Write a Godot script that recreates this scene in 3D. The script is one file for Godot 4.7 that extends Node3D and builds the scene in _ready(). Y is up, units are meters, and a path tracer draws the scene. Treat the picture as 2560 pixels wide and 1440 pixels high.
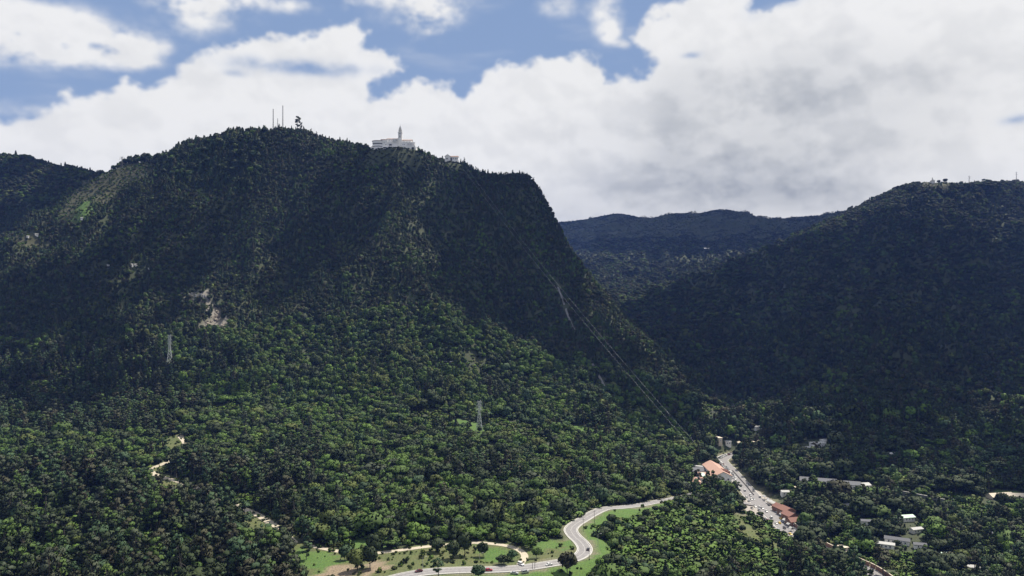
extends Node3D
# A forested mountain with a white hilltop church above a valley road, seen from the air.
# Metres, y up. The camera hangs over x = 0, z = 0 at EYE and looks level along -z.

const F := 1970.0      # focal length in pixels of a 2560 x 1440 frame
const EYE := 205.0     # height of the camera over the avenue in the valley
const SUN := Vector3(0.370, 0.845, -0.386)   # towards the sun: high, ahead and to the side

var rng := RandomNumberGenerator.new()
var names := {}
var mats := {}
var wide_noise := FastNoiseLite.new()
var fine_noise := FastNoiseLite.new()
var gully_noise := FastNoiseLite.new()
var stand_noise := FastNoiseLite.new()


func at(px: float, py: float, d: float) -> Vector3:
	return Vector3((px - 1280.0) / F * d, EYE + (720.0 - py) / F * d, -d)


func numbered(called: String) -> String:
	var n: int = names.get(called, 0)
	names[called] = n + 1
	return called if n == 0 else "%s_%03d" % [called, n]


func tag(o: Node, label: String, category: String, group := "", kind := "") -> void:
	if label:
		o.set_meta("label", label)
	if category:
		o.set_meta("category", category)
	if group:
		o.set_meta("group", group)
	if kind:
		o.set_meta("kind", kind)


func thing(called: String, label: String, category: String, where: Vector3, turn := 0.0, group := "") -> Node3D:
	var o := Node3D.new()
	o.name = numbered(called)
	add_child(o)
	o.position = where
	o.rotation.y = turn
	tag(o, label, category, group)
	return o


func copy_of(o: Node3D, where: Vector3, turn: float, label := "", group := "") -> Node3D:
	var base := String(o.name)
	if base.length() > 4 and base[-4] == "_" and base.right(3).is_valid_int():
		base = base.left(-4)
	var c: Node3D = o.duplicate()
	c.name = numbered(base)
	add_child(c)
	c.position = where
	c.rotation = Vector3(0, turn, 0)
	if label:
		c.set_meta("label", label)
	if group:
		c.set_meta("group", group)
	return c


func part(called: String, mesh: Mesh, m: Material, parent: Node) -> MeshInstance3D:
	var o := MeshInstance3D.new()
	o.name = called
	o.mesh = mesh
	o.material_override = m
	parent.add_child(o, true)
	return o


func structure(called: String, mesh: Mesh, m: Material, label := "") -> MeshInstance3D:
	var o := MeshInstance3D.new()
	o.name = numbered(called)
	o.mesh = mesh
	o.material_override = m
	add_child(o)
	tag(o, label, "", "", "structure")
	return o


func lin(r: float, g: float, b: float) -> Color:
	return Color(r, g, b).linear_to_srgb()


func paint(key: String, c: Color, rough := 0.8, metal := 0.0) -> StandardMaterial3D:
	if not mats.has(key):
		var m := StandardMaterial3D.new()
		m.resource_name = key
		m.albedo_color = c
		m.roughness = rough
		m.metallic = metal
		mats[key] = m
	return mats[key]


func grain(seed_: int, freq: float, lo: float, hi: float, size := 256) -> NoiseTexture2D:
	# a seamless grey grain between lo and hi (linear), to multiply a colour with
	var n := FastNoiseLite.new()
	n.seed = seed_
	n.frequency = freq
	n.fractal_octaves = 5
	var t := NoiseTexture2D.new()
	t.width = size
	t.height = size
	t.seamless = true
	t.noise = n
	var r := Gradient.new()
	r.offsets = PackedFloat32Array([0.2, 0.8])
	r.colors = PackedColorArray([lin(lo, lo, lo), lin(hi, hi, hi)])
	t.color_ramp = r
	return t


func grainy(key: String, c: Color, rough: float, tex: Texture2D, scale: float) -> StandardMaterial3D:
	if not mats.has(key):
		var m := paint(key, c, rough)
		m.albedo_texture = tex
		m.uv1_triplanar = true
		m.uv1_world_triplanar = true
		m.uv1_scale = Vector3(scale, scale, scale)
	return mats[key]


class Shape:
	# collects faces with flat or given normals; corners of a face run counter-clockwise seen from outside
	var v := PackedVector3Array()
	var n := PackedVector3Array()
	var c := PackedColorArray()
	var i := PackedInt32Array()
	var tint := Color.WHITE

	func tri(a: Vector3, b: Vector3, d: Vector3) -> void:
		var m := (b - a).cross(d - a).normalized()
		tri_n(a, b, d, m, m, m)

	func tri_n(a: Vector3, b: Vector3, d: Vector3, na: Vector3, nb: Vector3, nd: Vector3) -> void:
		var k := v.size()
		v.append(a); v.append(b); v.append(d)
		n.append(na); n.append(nb); n.append(nd)
		c.append(tint); c.append(tint); c.append(tint)
		i.append(k); i.append(k + 2); i.append(k + 1)

	func quad(a: Vector3, b: Vector3, d: Vector3, e: Vector3) -> void:
		var m := (d - a).cross(e - b).normalized()
		var k := v.size()
		v.append(a); v.append(b); v.append(d); v.append(e)
		for q in 4:
			n.append(m)
			c.append(tint)
		i.append(k); i.append(k + 2); i.append(k + 1)
		i.append(k); i.append(k + 3); i.append(k + 2)

	func box(lo: Vector3, hi: Vector3) -> Shape:
		var p := [Vector3(lo.x, lo.y, hi.z), Vector3(hi.x, lo.y, hi.z), Vector3(hi.x, lo.y, lo.z), Vector3(lo.x, lo.y, lo.z),
			Vector3(lo.x, hi.y, hi.z), Vector3(hi.x, hi.y, hi.z), Vector3(hi.x, hi.y, lo.z), Vector3(lo.x, hi.y, lo.z)]
		return hull(p)

	func hull(p: Array) -> Shape:   # four corners below, the same four above, counter-clockwise from above
		quad(p[0], p[1], p[5], p[4])
		quad(p[1], p[2], p[6], p[5])
		quad(p[2], p[3], p[7], p[6])
		quad(p[3], p[0], p[4], p[7])
		quad(p[4], p[5], p[6], p[7])
		quad(p[3], p[2], p[1], p[0])
		return self

	func bar(a: Vector3, b: Vector3, r: float, r2 := -1.0, sides := 5, caps := true) -> Shape:   # a tapered rod
		var q := r if r2 < 0.0 else r2
		var along := (b - a).normalized()
		var side := along.cross(Vector3.RIGHT if absf(along.x) < 0.8 else Vector3.UP).normalized()
		var up := side.cross(along)
		for k in sides:
			var t0 := TAU * k / sides
			var t1 := TAU * (k + 1) / sides
			var n0 := side * cos(t0) - up * sin(t0)
			var n1 := side * cos(t1) - up * sin(t1)
			tri_n(a + n0 * r, a + n1 * r, b + n1 * q, n0, n1, n1)
			tri_n(a + n0 * r, b + n1 * q, b + n0 * q, n0, n1, n0)
			if caps:
				tri(b + n0 * q, b + n1 * q, b)
				tri(a + n1 * r, a + n0 * r, a)
		return self

	func ring(centre: Vector3, radii: Array, heights: Array, sides := 12, from := 0.0, to := TAU) -> Shape:   # a lathed wall
		for k in sides:
			var t0 := from + (to - from) * k / sides
			var t1 := from + (to - from) * (k + 1) / sides
			var d0 := Vector3(cos(t0), 0, -sin(t0))
			var d1 := Vector3(cos(t1), 0, -sin(t1))
			for h in heights.size() - 1:
				var a: Vector3 = centre + d0 * radii[h] + Vector3(0, heights[h], 0)
				var b: Vector3 = centre + d1 * radii[h] + Vector3(0, heights[h], 0)
				var e: Vector3 = centre + d1 * radii[h + 1] + Vector3(0, heights[h + 1], 0)
				var g: Vector3 = centre + d0 * radii[h + 1] + Vector3(0, heights[h + 1], 0)
				if radii[h] < 0.001:
					tri(b, e, g)
				elif radii[h + 1] < 0.001:
					tri(a, b, e)
				else:
					quad(a, b, e, g)
		return self

	func gable(lo: Vector3, hi: Vector3, rise: float, over: float, along_x := true) -> Shape:   # a pitched roof with eaves and thickness over a box
		var t := Vector3(0, 0.25, 0)
		var a: Vector3
		var b: Vector3
		var e: Vector3
		var g: Vector3
		var r0: Vector3
		var r1: Vector3
		var y := hi.y
		if along_x:
			a = Vector3(lo.x - over, y - 0.3, hi.z + over); b = Vector3(hi.x + over, y - 0.3, hi.z + over)
			e = Vector3(hi.x + over, y - 0.3, lo.z - over); g = Vector3(lo.x - over, y - 0.3, lo.z - over)
			r0 = Vector3(lo.x - over, y + rise, (lo.z + hi.z) / 2.0); r1 = Vector3(hi.x + over, y + rise, (lo.z + hi.z) / 2.0)
		else:
			a = Vector3(hi.x + over, y - 0.3, hi.z + over); b = Vector3(hi.x + over, y - 0.3, lo.z - over)
			e = Vector3(lo.x - over, y - 0.3, lo.z - over); g = Vector3(lo.x - over, y - 0.3, hi.z + over)
			r0 = Vector3((lo.x + hi.x) / 2.0, y + rise, hi.z + over); r1 = Vector3((lo.x + hi.x) / 2.0, y + rise, lo.z - over)
		quad(a + t, b + t, r1 + t, r0 + t)
		quad(e + t, g + t, r0 + t, r1 + t)
		quad(b, a, r0, r1)
		quad(g, e, r1, r0)
		quad(a, b, b + t, a + t)
		quad(e, g, g + t, e + t)
		quad(b, r1, r1 + t, b + t)
		quad(r1, e, e + t, r1 + t)
		quad(g, r0, r0 + t, g + t)
		quad(r0, a, a + t, r0 + t)
		return self

	func gable_ends(lo: Vector3, hi: Vector3, rise: float, along_x := true) -> Shape:
		var y := hi.y
		if along_x:
			var z := (lo.z + hi.z) / 2.0
			tri(Vector3(hi.x, y, hi.z), Vector3(hi.x, y, lo.z), Vector3(hi.x, y + rise, z))
			tri(Vector3(lo.x, y, lo.z), Vector3(lo.x, y, hi.z), Vector3(lo.x, y + rise, z))
		else:
			var x := (lo.x + hi.x) / 2.0
			tri(Vector3(lo.x, y, hi.z), Vector3(hi.x, y, hi.z), Vector3(x, y + rise, hi.z))
			tri(Vector3(hi.x, y, lo.z), Vector3(lo.x, y, lo.z), Vector3(x, y + rise, lo.z))
		return self

	func mesh(with_color := false) -> ArrayMesh:
		var m := ArrayMesh.new()
		add_to(m, with_color)
		return m

	func add_to(m: ArrayMesh, with_color := false) -> void:
		var arrays := []
		arrays.resize(Mesh.ARRAY_MAX)
		arrays[Mesh.ARRAY_VERTEX] = v
		arrays[Mesh.ARRAY_NORMAL] = n
		if with_color:
			arrays[Mesh.ARRAY_COLOR] = c
		arrays[Mesh.ARRAY_INDEX] = i
		m.add_surface_from_arrays(Mesh.PRIMITIVE_TRIANGLES, arrays)


# ---------------------------------------------------------------- sky
# The sky is a function of direction: blue air with cumulus. az: degrees from straight ahead, el: degrees over the horizon.

var bank := PackedVector2Array()       # upper edge of the long cloud bank, (az, el)
var puffs := PackedFloat32Array()      # single clouds and gaps: az, el, half width, half height, amount
var greys := PackedFloat32Array()      # thick, grey parts of the clouds: az, el, half width, half height, amount
var cloud_noise := FastNoiseLite.new()
var wisp_noise := FastNoiseLite.new()


func aim(px: float, py: float) -> Vector2:
	var az := atan((px - 1280.0) / F)
	return Vector2(rad_to_deg(az), rad_to_deg(atan((720.0 - py) / F * cos(az))))


func prepare_sky() -> void:
	cloud_noise.seed = 11
	cloud_noise.frequency = 5.0
	cloud_noise.fractal_octaves = 6
	cloud_noise.fractal_gain = 0.5
	wisp_noise.seed = 5
	wisp_noise.frequency = 2.2
	wisp_noise.fractal_octaves = 5
	for p in [[-700, 330], [-350, 300], [-150, 320], [0, 305], [70, 295], [130, 262], [165, 240], [235, 228], [280, 222], [295, 200], [315, 194], [345, 214], [372, 226], [410, 214], [440, 195], [452, 165],
			[500, 140], [560, 118], [640, 98], [740, 82], [830, 66], [885, 62], [915, 84], [905, 116], [945, 132], [990, 150], [1005, 174], [960, 196], [925, 226], [945, 240], [985, 232], [1020, 216], [1050, 206], [1090, 214], [1135, 204], [1158, 246], [1172, 205], [1200, 178], [1250, 154],
			[1300, 158], [1340, 148], [1390, 128], [1450, 122], [1490, 140], [1510, 166], [1530, 190], [1580, 192], [1630, 188], [1648, 160], [1612, 128], [1590, 92], [1598, 58], [1640, 28], [1690, 2], [1760, -40],
			[1860, -30], [1885, 22], [1905, 30], [1935, 12], [1990, -10], [2060, -60], [2300, -120], [2560, -140], [2900, -100], [3400, 60], [4000, 160]]:
		bank.append(aim(p[0], p[1]))
	for p in [[90, 70, 210, 62, 0.95], [220, 110, 160, 44, 0.75], [345, 130, 66, 46, 0.6], [40, 120, 140, 50, 0.45], [420, 0, 110, 26, 0.5], [520, 10, 120, 60, 0.85], [480, 55, 40, 42, 0.5], [640, 8, 190, 22, 0.55], [740, 14, 40, 22, 0.35], [866, 14, 18, 22, 0.35], [905, 6, 40, 14, 0.3],
			[1060, 8, 130, 58, 1.05], [1080, 62, 70, 40, 0.55], [1395, 15, 60, 32, 0.6], [1515, 38, 46, 52, 0.85], [1525, 85, 26, 30, 0.6], [1560, 112, 26, 14, 0.4], [40, 275, 70, 28, 0.4], [110, 285, 60, 24, 0.25],
			[760, 168, 190, 20, -0.62], [590, 185, 40, 10, -0.3], [1010, 120, 60, 26, 0.2], [900, 155, 110, 22, 0.25], [1728, 138, 26, 9, -0.6], [2545, 298, 40, 14, -0.5], [1960, 2, 60, 14, -0.5], [1880, 36, 40, 24, -0.2],
			[-300, 40, 240, 70, 0.8], [-500, 150, 130, 50, 0.6]]:
		var a := aim(p[0], p[1])
		puffs.append_array(PackedFloat32Array([a.x, a.y, p[2] / 34.4, p[3] / 34.4, p[4]]))
	for p in [[1880, 270, 300, 95, 0.50], [1700, 190, 120, 60, 0.15], [2080, 150, 220, 80, 0.20], [1800, 455, 330, 80, 0.52], [1720, 505, 420, 50, 0.36], [1560, 505, 200, 40, 0.25], [1480, 330, 200, 45, 0.17], [1500, 470, 120, 30, 0.16], [2060, 480, 130, 50, 0.30], [2330, 200, 200, 70, 0.18],
			[1420, 400, 200, 50, 0.12], [620, 205, 170, 30, 0.10], [300, 330, 300, 50, 0.07], [2200, 330, 250, 50, 0.15], [1900, 390, 300, 40, 0.18], [1680, 350, 60, 90, 0.22], [800, 140, 160, 40, 0.08], [200, 110, 170, 40, 0.08]]:
		var a := aim(p[0], p[1])
		greys.append_array(PackedFloat32Array([a.x, a.y, p[2] / 34.4, p[3] / 34.4, p[4]]))


func bank_inside(az: float, el: float) -> float:
	# distance in degrees below (+) or above (-) the bank's edge line; the line may double back on itself
	var best := 1e9
	var crossings := 0
	for k in bank.size() - 1:
		var a := bank[k]
		var b := bank[k + 1]
		if az < minf(a.x, b.x) - 9.0 or az > maxf(a.x, b.x) + 9.0:
			continue
		var ab := b - a
		var t := clampf(((az - a.x) * ab.x + (el - a.y) * ab.y) / ab.length_squared(), 0.0, 1.0)
		var dx := az - a.x - ab.x * t
		var dy := el - a.y - ab.y * t
		best = minf(best, dx * dx + dy * dy)
		if (a.x <= az) != (b.x <= az):
			if a.y + (b.y - a.y) * (az - a.x) / (b.x - a.x) > el:
				crossings += 1
	var dist := sqrt(best) if best < 1e8 else 6.0
	return dist if crossings % 2 == 1 else -dist


func sky_at(az: float, el: float) -> Color:
	var a := deg_to_rad(az)
	var e := deg_to_rad(el)
	var dir := Vector3(sin(a) * cos(e), sin(e) * 1.35, -cos(a) * cos(e))
	var big := cloud_noise.get_noise_3dv(dir * 1.1)
	var small := cloud_noise.get_noise_3dv(dir * 4.2 + Vector3(7, 3, 1))
	var billow := 0.5 - absf(cloud_noise.get_noise_3dv(dir * 2.4 + Vector3(2, 9, 4))) * 1.6
	var crisp := cloud_noise.get_noise_3dv(dir * 11.0)
	var wisp := wisp_noise.get_noise_3d(dir.x * 1.6, dir.y * 6.0, dir.z * 1.6)
	var high := clampf(el / 90.0, 0.0, 1.0)
	var air := Vector3(0.305, 0.425, 0.640).lerp(Vector3(0.200, 0.305, 0.530), clampf(el / 40.0, 0.0, 1.0))
	air = air.lerp(Vector3(0.34, 0.47, 0.70), clampf(1.0 - el / 9.0, 0.0, 1.0) * 0.5)
	var guided := clampf((62.0 - absf(az)) / 22.0, 0.0, 1.0) * clampf((34.0 - el) / 10.0, 0.0, 1.0)
	var thick := 0.0
	var veil := 0.0
	if guided > 0.0:
		var inside := bank_inside(az, el) + big * 0.6 + small * 0.55 + billow * 0.5 + crisp * 0.40
		thick = clampf(inside / 0.78 + 0.30, 0.0, 1.0)
		for k in range(0, puffs.size(), 5):
			var dx := (az - puffs[k]) / puffs[k + 2]
			if absf(dx) > 2.0:
				continue
			var dy := (el - puffs[k + 1]) / puffs[k + 3]
			var r := dx * dx + dy * dy
			if r < 4.0:
				var w := exp(-r * 1.1) * puffs[k + 4]
				if w > 0.0:
					veil += maxf(0.0, w * (0.82 + big * 0.9 + small * 0.65 + crisp * 0.35 + wisp * 1.1 + billow * 0.3) - 0.08)
				else:
					thick = maxf(0.0, thick + w * (1.1 + small * 1.2))
		thick = maxf(thick, clampf(veil, 0.0, 1.0))
	var free := clampf((wisp * 0.9 + big * 0.9 + small * 0.35 + 0.24 - high * 0.06) * 2.2 + 0.5, 0.0, 1.0)
	var cover := lerpf(free, thick, guided)
	cover = maxf(cover, clampf((wisp - 0.12) * 0.7, 0.0, 0.22))
	cover = cover * cover * (3.0 - 2.0 * cover)
	var grey := 0.0
	for k in range(0, greys.size(), 5):
		var dx := (az - greys[k]) / greys[k + 2]
		if absf(dx) > 2.3:
			continue
		var dy := (el - greys[k + 1]) / greys[k + 3]
		var r := dx * dx + dy * dy
		if r < 5.0:
			grey += exp(-r) * greys[k + 4] * 0.68 * (1.0 + small * 0.25 + big * 0.5 + wisp * 0.6)
	# folds of the cloud: sides turned from the sun are greyer
	var fold := cloud_noise.get_noise_3dv(dir * 2.0 + Vector3(0.035, 0.07, 0.0)) - cloud_noise.get_noise_3dv(dir * 2.0)
	var fold2 := cloud_noise.get_noise_3dv(dir * 5.0 + Vector3(0.03, 0.07, 0.0)) - cloud_noise.get_noise_3dv(dir * 5.0)
	grey += clampf(fold * 0.30 + fold2 * 0.18, -0.10, 0.14) * (0.5 + 1.2 * clampf(grey, 0.0, 1.0))
	grey = lerpf(clampf(0.14 + big * 0.5, 0.0, 0.5), grey, guided)
	grey = clampf(grey + maxf(0.0, -small) * 0.05 + maxf(0.0, -wisp) * 0.08, 0.0, 0.85)
	var cloud := Vector3(0.900, 0.898, 0.890).lerp(Vector3(0.270, 0.305, 0.360), grey)
	var c := air.lerp(cloud, cover)
	return Color(c.x, c.y, c.z)


func sky_patch(w: int, h: int, az0: float, az1: float, el1: float, el0: float) -> Image:
	var im := Image.create_empty(w, h, false, Image.FORMAT_RGBAF)
	for j in h:
		var el := el1 + (el0 - el1) * (j + 0.5) / h
		for i in w:
			if el < -1.5:
				im.set_pixel(i, j, Color(0.16, 0.17, 0.17))
			else:
				im.set_pixel(i, j, sky_at(az0 + (az1 - az0) * (i + 0.5) / w, maxf(el, 0.0)))
	return im


func build_sky() -> PanoramaSkyMaterial:
	prepare_sky()
	var whole := sky_patch(384, 192, -180.0, 180.0, 90.0, -90.0)
	whole.resize(4096, 2048, Image.INTERPOLATE_CUBIC)
	var per := 4096.0 / 360.0
	var cols := int(round(40.0 * per))
	var top := int(round((90.0 - 27.0) * per))
	var rows := 1024 + 6 - top
	var front := sky_patch(cols * 2, rows, -cols / per, cols / per, 90.0 - top / per, 90.0 - (top + rows) / per)
	whole.blit_rect(front, Rect2i(0, 0, cols * 2, rows), Vector2i(2048 - cols, top))
	var turned := Image.create_empty(4096, 2048, false, Image.FORMAT_RGBAF)   # straight ahead lies at the picture's left edge
	turned.blit_rect(whole, Rect2i(2048, 0, 2048, 2048), Vector2i(0, 0))
	turned.blit_rect(whole, Rect2i(0, 0, 2048, 2048), Vector2i(2048, 0))
	var m := PanoramaSkyMaterial.new()
	m.panorama = ImageTexture.create_from_image(turned)
	return m


# ---------------------------------------------------------------- land
# Surveyed points of the ground: column, row and distance as seen from the camera, turned into x, y, z by at().
const LAND := [
	[0, 1900, 250], [1280, 1880, 250], [2560, 2100, 270], [-200, 1500, 400], [300, 1490, 400], [800, 1485, 405], [1100, 1475, 412], [1400, 1480, 420], [1700, 1510, 440], [2000, 1540, 470], [2400, 1520, 500], [2800, 1500, 520],
	[0, 1440, 440], [300, 1437, 448], [600, 1430, 452], [850, 1436, 436], [1400, 1440, 445],
	[1700, 1300, 620], [1700, 1400, 520], [1850, 1400, 540], [1550, 1400, 485], [1850, 1300, 650], [1600, 1330, 560], [1640, 1285, 630],
	# middle of the big slope, from the church down
	[985, 377, 1568], [1000, 470, 1480], [990, 570, 1392], [980, 650, 1298], [1000, 740, 1208], [1000, 820, 1150], [1000, 900, 1066], [1000, 1000, 955], [1000, 1080, 855], [1000, 1160, 750], [1000, 1250, 630], [1000, 1320, 540], [1000, 1375, 485],
	[1130, 408, 1585], [1150, 500, 1510], [1150, 620, 1440], [1100, 690, 1282], [1160, 770, 1205], [1220, 860, 1140],
	[1250, 448, 1590], [1250, 540, 1500], [1250, 640, 1448], [1250, 740, 1368], [1270, 840, 1262], [1250, 940, 1080], [1250, 1040, 925], [1250, 1120, 805], [1250, 1200, 692], [1250, 1290, 572], [1250, 1345, 512],
	[1450, 760, 1385], [1450, 860, 1255], [1450, 960, 1095], [1450, 1060, 940], [1450, 1140, 822], [1450, 1215, 705], [1560, 1200, 735],
	[1620, 960, 1165], [1620, 1050, 1005], [1620, 1130, 882], [1700, 1200, 800],
	# its outline on the canyon side and what lies behind
	[1335, 458, 1606], [1365, 505, 1596], [1392, 562, 1578], [1412, 612, 1550], [1440, 652, 1522], [1480, 700, 1482], [1520, 750, 1440], [1552, 788, 1408], [1610, 842, 1336], [1670, 895, 1255], [1712, 975, 1145], [1750, 1062, 1035], [1780, 1120, 962],
	[1480, 775, 1720], [1400, 700, 1880], [1560, 850, 1590], [1640, 905, 1490], [1340, 600, 1850], [1340, 620, 1980], [1200, 540, 1760], [1200, 600, 2000], [1000, 490, 1720], [1000, 580, 2000], [870, 480, 1760], [700, 440, 1790], [700, 540, 2050], [520, 450, 1850], [400, 500, 1980], [380, 540, 2200], [1450, 780, 2080], [1500, 745, 2400], [1400, 710, 2700], [1300, 650, 2800],
	# left of the church
	[870, 366, 1600], [870, 480, 1490], [880, 580, 1405],
	[745, 329, 1640], [750, 450, 1530], [740, 560, 1440], [760, 650, 1360], [750, 760, 1240], [750, 860, 1130], [750, 960, 1005], [750, 1060, 875], [750, 1160, 742], [750, 1260, 615], [750, 1340, 520],
	[620, 331, 1665], [620, 440, 1560], [640, 540, 1460], [600, 640, 1370],
	[500, 354, 1695], [500, 460, 1580], [500, 560, 1480], [500, 660, 1375], [500, 760, 1255], [500, 850, 1135], [500, 930, 1035], [500, 1030, 900], [500, 1130, 765], [500, 1230, 640], [500, 1330, 530],
	[425, 388, 1725], [390, 404, 1730], [350, 412, 1745], [280, 424, 1760], [300, 470, 1690], [250, 500, 1650], [185, 560, 1565], [320, 560, 1520], [370, 640, 1420], [250, 660, 1410], [250, 760, 1285], [250, 860, 1145], [250, 960, 1000], [250, 1060, 855], [250, 1160, 718], [250, 1260, 600], [250, 1350, 515],
	[0, 392, 1990], [60, 400, 1980], [120, 418, 1960], [220, 432, 1930], [0, 480, 1860], [90, 520, 1790], [190, 470, 1840], [40, 570, 1700], [0, 620, 1580], [0, 700, 1430], [0, 800, 1265], [0, 900, 1105], [0, 1000, 940], [0, 1100, 790], [0, 1200, 660], [0, 1300, 550], [0, 1375, 488],
	[-300, 400, 2000], [-300, 600, 1600], [-300, 900, 1110], [-300, 1200, 660], [-300, 1400, 470], [-300, 540, 2500], [60, 470, 2150], [200, 500, 2150],
	# valley floor
	[2200, 1405, 598], [2400, 1400, 592], [2560, 1350, 640], [2400, 1300, 690], [2300, 1210, 795], [2500, 1160, 875], [2120, 1160, 856], [1950, 1085, 995], [1960, 1005, 1170], [2560, 1235, 765],
	# canyon
	[1795, 1092, 1012], [1765, 1025, 1175], [1728, 968, 1345], [1694, 925, 1478], [1645, 866, 1690], [1602, 815, 1940], [1572, 775, 2240], [1560, 742, 2600],
	# mountain across the valley
	[2560, 1060, 1075], [2560, 1000, 1200], [2560, 900, 1500], [2560, 800, 1850], [2560, 700, 2200], [2560, 600, 2550], [2560, 520, 2850], [2560, 462, 3150],
	[2300, 1100, 940], [2300, 1000, 1240], [2300, 900, 1545], [2300, 800, 1890], [2300, 700, 2240], [2300, 600, 2600], [2320, 520, 2900], [2330, 458, 3150], [2250, 470, 3130], [2420, 462, 3160],
	[2100, 1000, 1210], [2100, 900, 1530], [2200, 742, 2085], [2060, 797, 1835], [1950, 837, 1690], [1890, 864, 1595], [1835, 932, 1445], [1800, 1010, 1260],
	[1985, 842, 1840], [1900, 858, 1740], [1830, 880, 1640], [2160, 640, 2430], [2000, 702, 2210], [1900, 752, 2025], [1800, 812, 1860], [1725, 882, 1670], [1700, 930, 1545], [1950, 806, 1890], [1862, 842, 1745],
	[2130, 528, 2960], [2060, 566, 2860], [2000, 600, 2760], [1900, 652, 2530], [1850, 680, 2420], [1750, 740, 2220], [1690, 790, 2050], [1900, 720, 2260], [1800, 770, 2080], [1720, 840, 1880],
	[1800, 720, 2780], [1950, 655, 3200], [2100, 600, 3500], [2350, 525, 3700], [2650, 525, 3750], [2900, 900, 1500], [2900, 600, 2600], [2900, 1200, 810], [3000, 466, 3200],
	# far range at the head of the canyon
	[1560, 702, 3000], [1500, 655, 3300], [1650, 692, 3080], [1800, 655, 3400], [1560, 642, 3500], [1620, 668, 3300], [1700, 622, 3700], [1900, 622, 3700], [1450, 600, 4200], [1600, 582, 4400], [1750, 572, 4500], [1900, 582, 4500], [2050, 572, 4600],
	[1400, 556, 4800], [1470, 549, 4800], [1512, 540, 4800], [1545, 533, 4800], [1590, 544, 4800], [1628, 550, 4800], [1655, 540, 4800], [1692, 532, 4800], [1735, 539, 4800], [1765, 531, 4830], [1792, 523, 4850], [1850, 532, 4830], [1900, 547, 4800], [1955, 548, 4800], [1995, 541, 4800], [2055, 540, 4800], [2110, 526, 4800],
	[1000, 565, 4800], [1400, 600, 5600], [1800, 590, 5600], [2200, 560, 5600], [2300, 530, 4800], [1200, 640, 3600], [800, 560, 3600], [2600, 560, 5000],
]

const CX0 := -1908.0
const CD0 := 60.0
const CS := 36.0
const CNX := 144
const CND := 160
var coarse := PackedFloat32Array()
var calm := PackedFloat32Array()       # 0 on the crests, 1 away from them: gullies do not cut the crests
const CRESTS := [
	[[-300, 400, 2000], [0, 392, 1990], [120, 418, 1960], [220, 432, 1930], [280, 424, 1760], [410, 405, 1725], [500, 366, 1695], [620, 338, 1665], [745, 334, 1640], [870, 366, 1600], [985, 384, 1572], [1130, 412, 1585], [1250, 448, 1590], [1335, 458, 1606], [1392, 562, 1578], [1440, 652, 1522], [1520, 750, 1440], [1610, 842, 1336], [1712, 975, 1145]],
	[[2000, 600, 2760], [2130, 528, 2960], [2250, 470, 3130], [2330, 458, 3150], [2420, 462, 3160], [2560, 462, 3150], [3000, 466, 3200]],
	[[1400, 556, 4800], [1470, 549, 4800], [1512, 540, 4800], [1545, 533, 4800], [1590, 544, 4800], [1628, 550, 4800], [1692, 532, 4800], [1735, 539, 4800], [1792, 523, 4850], [1850, 532, 4830], [1900, 547, 4800], [1955, 548, 4800], [1995, 541, 4800], [2055, 540, 4800], [2110, 526, 4800], [2300, 530, 4800]],
]

const FX0 := -1900.0   # wide sheet
const FD0 := 60.0
const FS := 14.0
const FNX := 358
const FND := 268
var far_h := PackedFloat32Array()
const NI0 := 98        # the near, finer sheet lies inside these lines of the wide one
const NI1 := 194
const NJ0 := 20
const NJ1 := 73
const NS := 14.0 / 3.0
const NNX := 289
const NND := 160
var near_h := PackedFloat32Array()
const NX0 := FX0 + NI0 * FS
const ND0 := FD0 + NJ0 * FS

const MS := 5.0        # cover map: what grows where
const MX0 := -1900.0
const MD0 := 300.0
const MNX := 1000
const MND := 640
var cover := PackedByteArray()
enum { FOREST, BARE, GRASS, MEADOW, DIRT, ROCK, TARMAC, SCRUB, HEATH }


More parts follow.
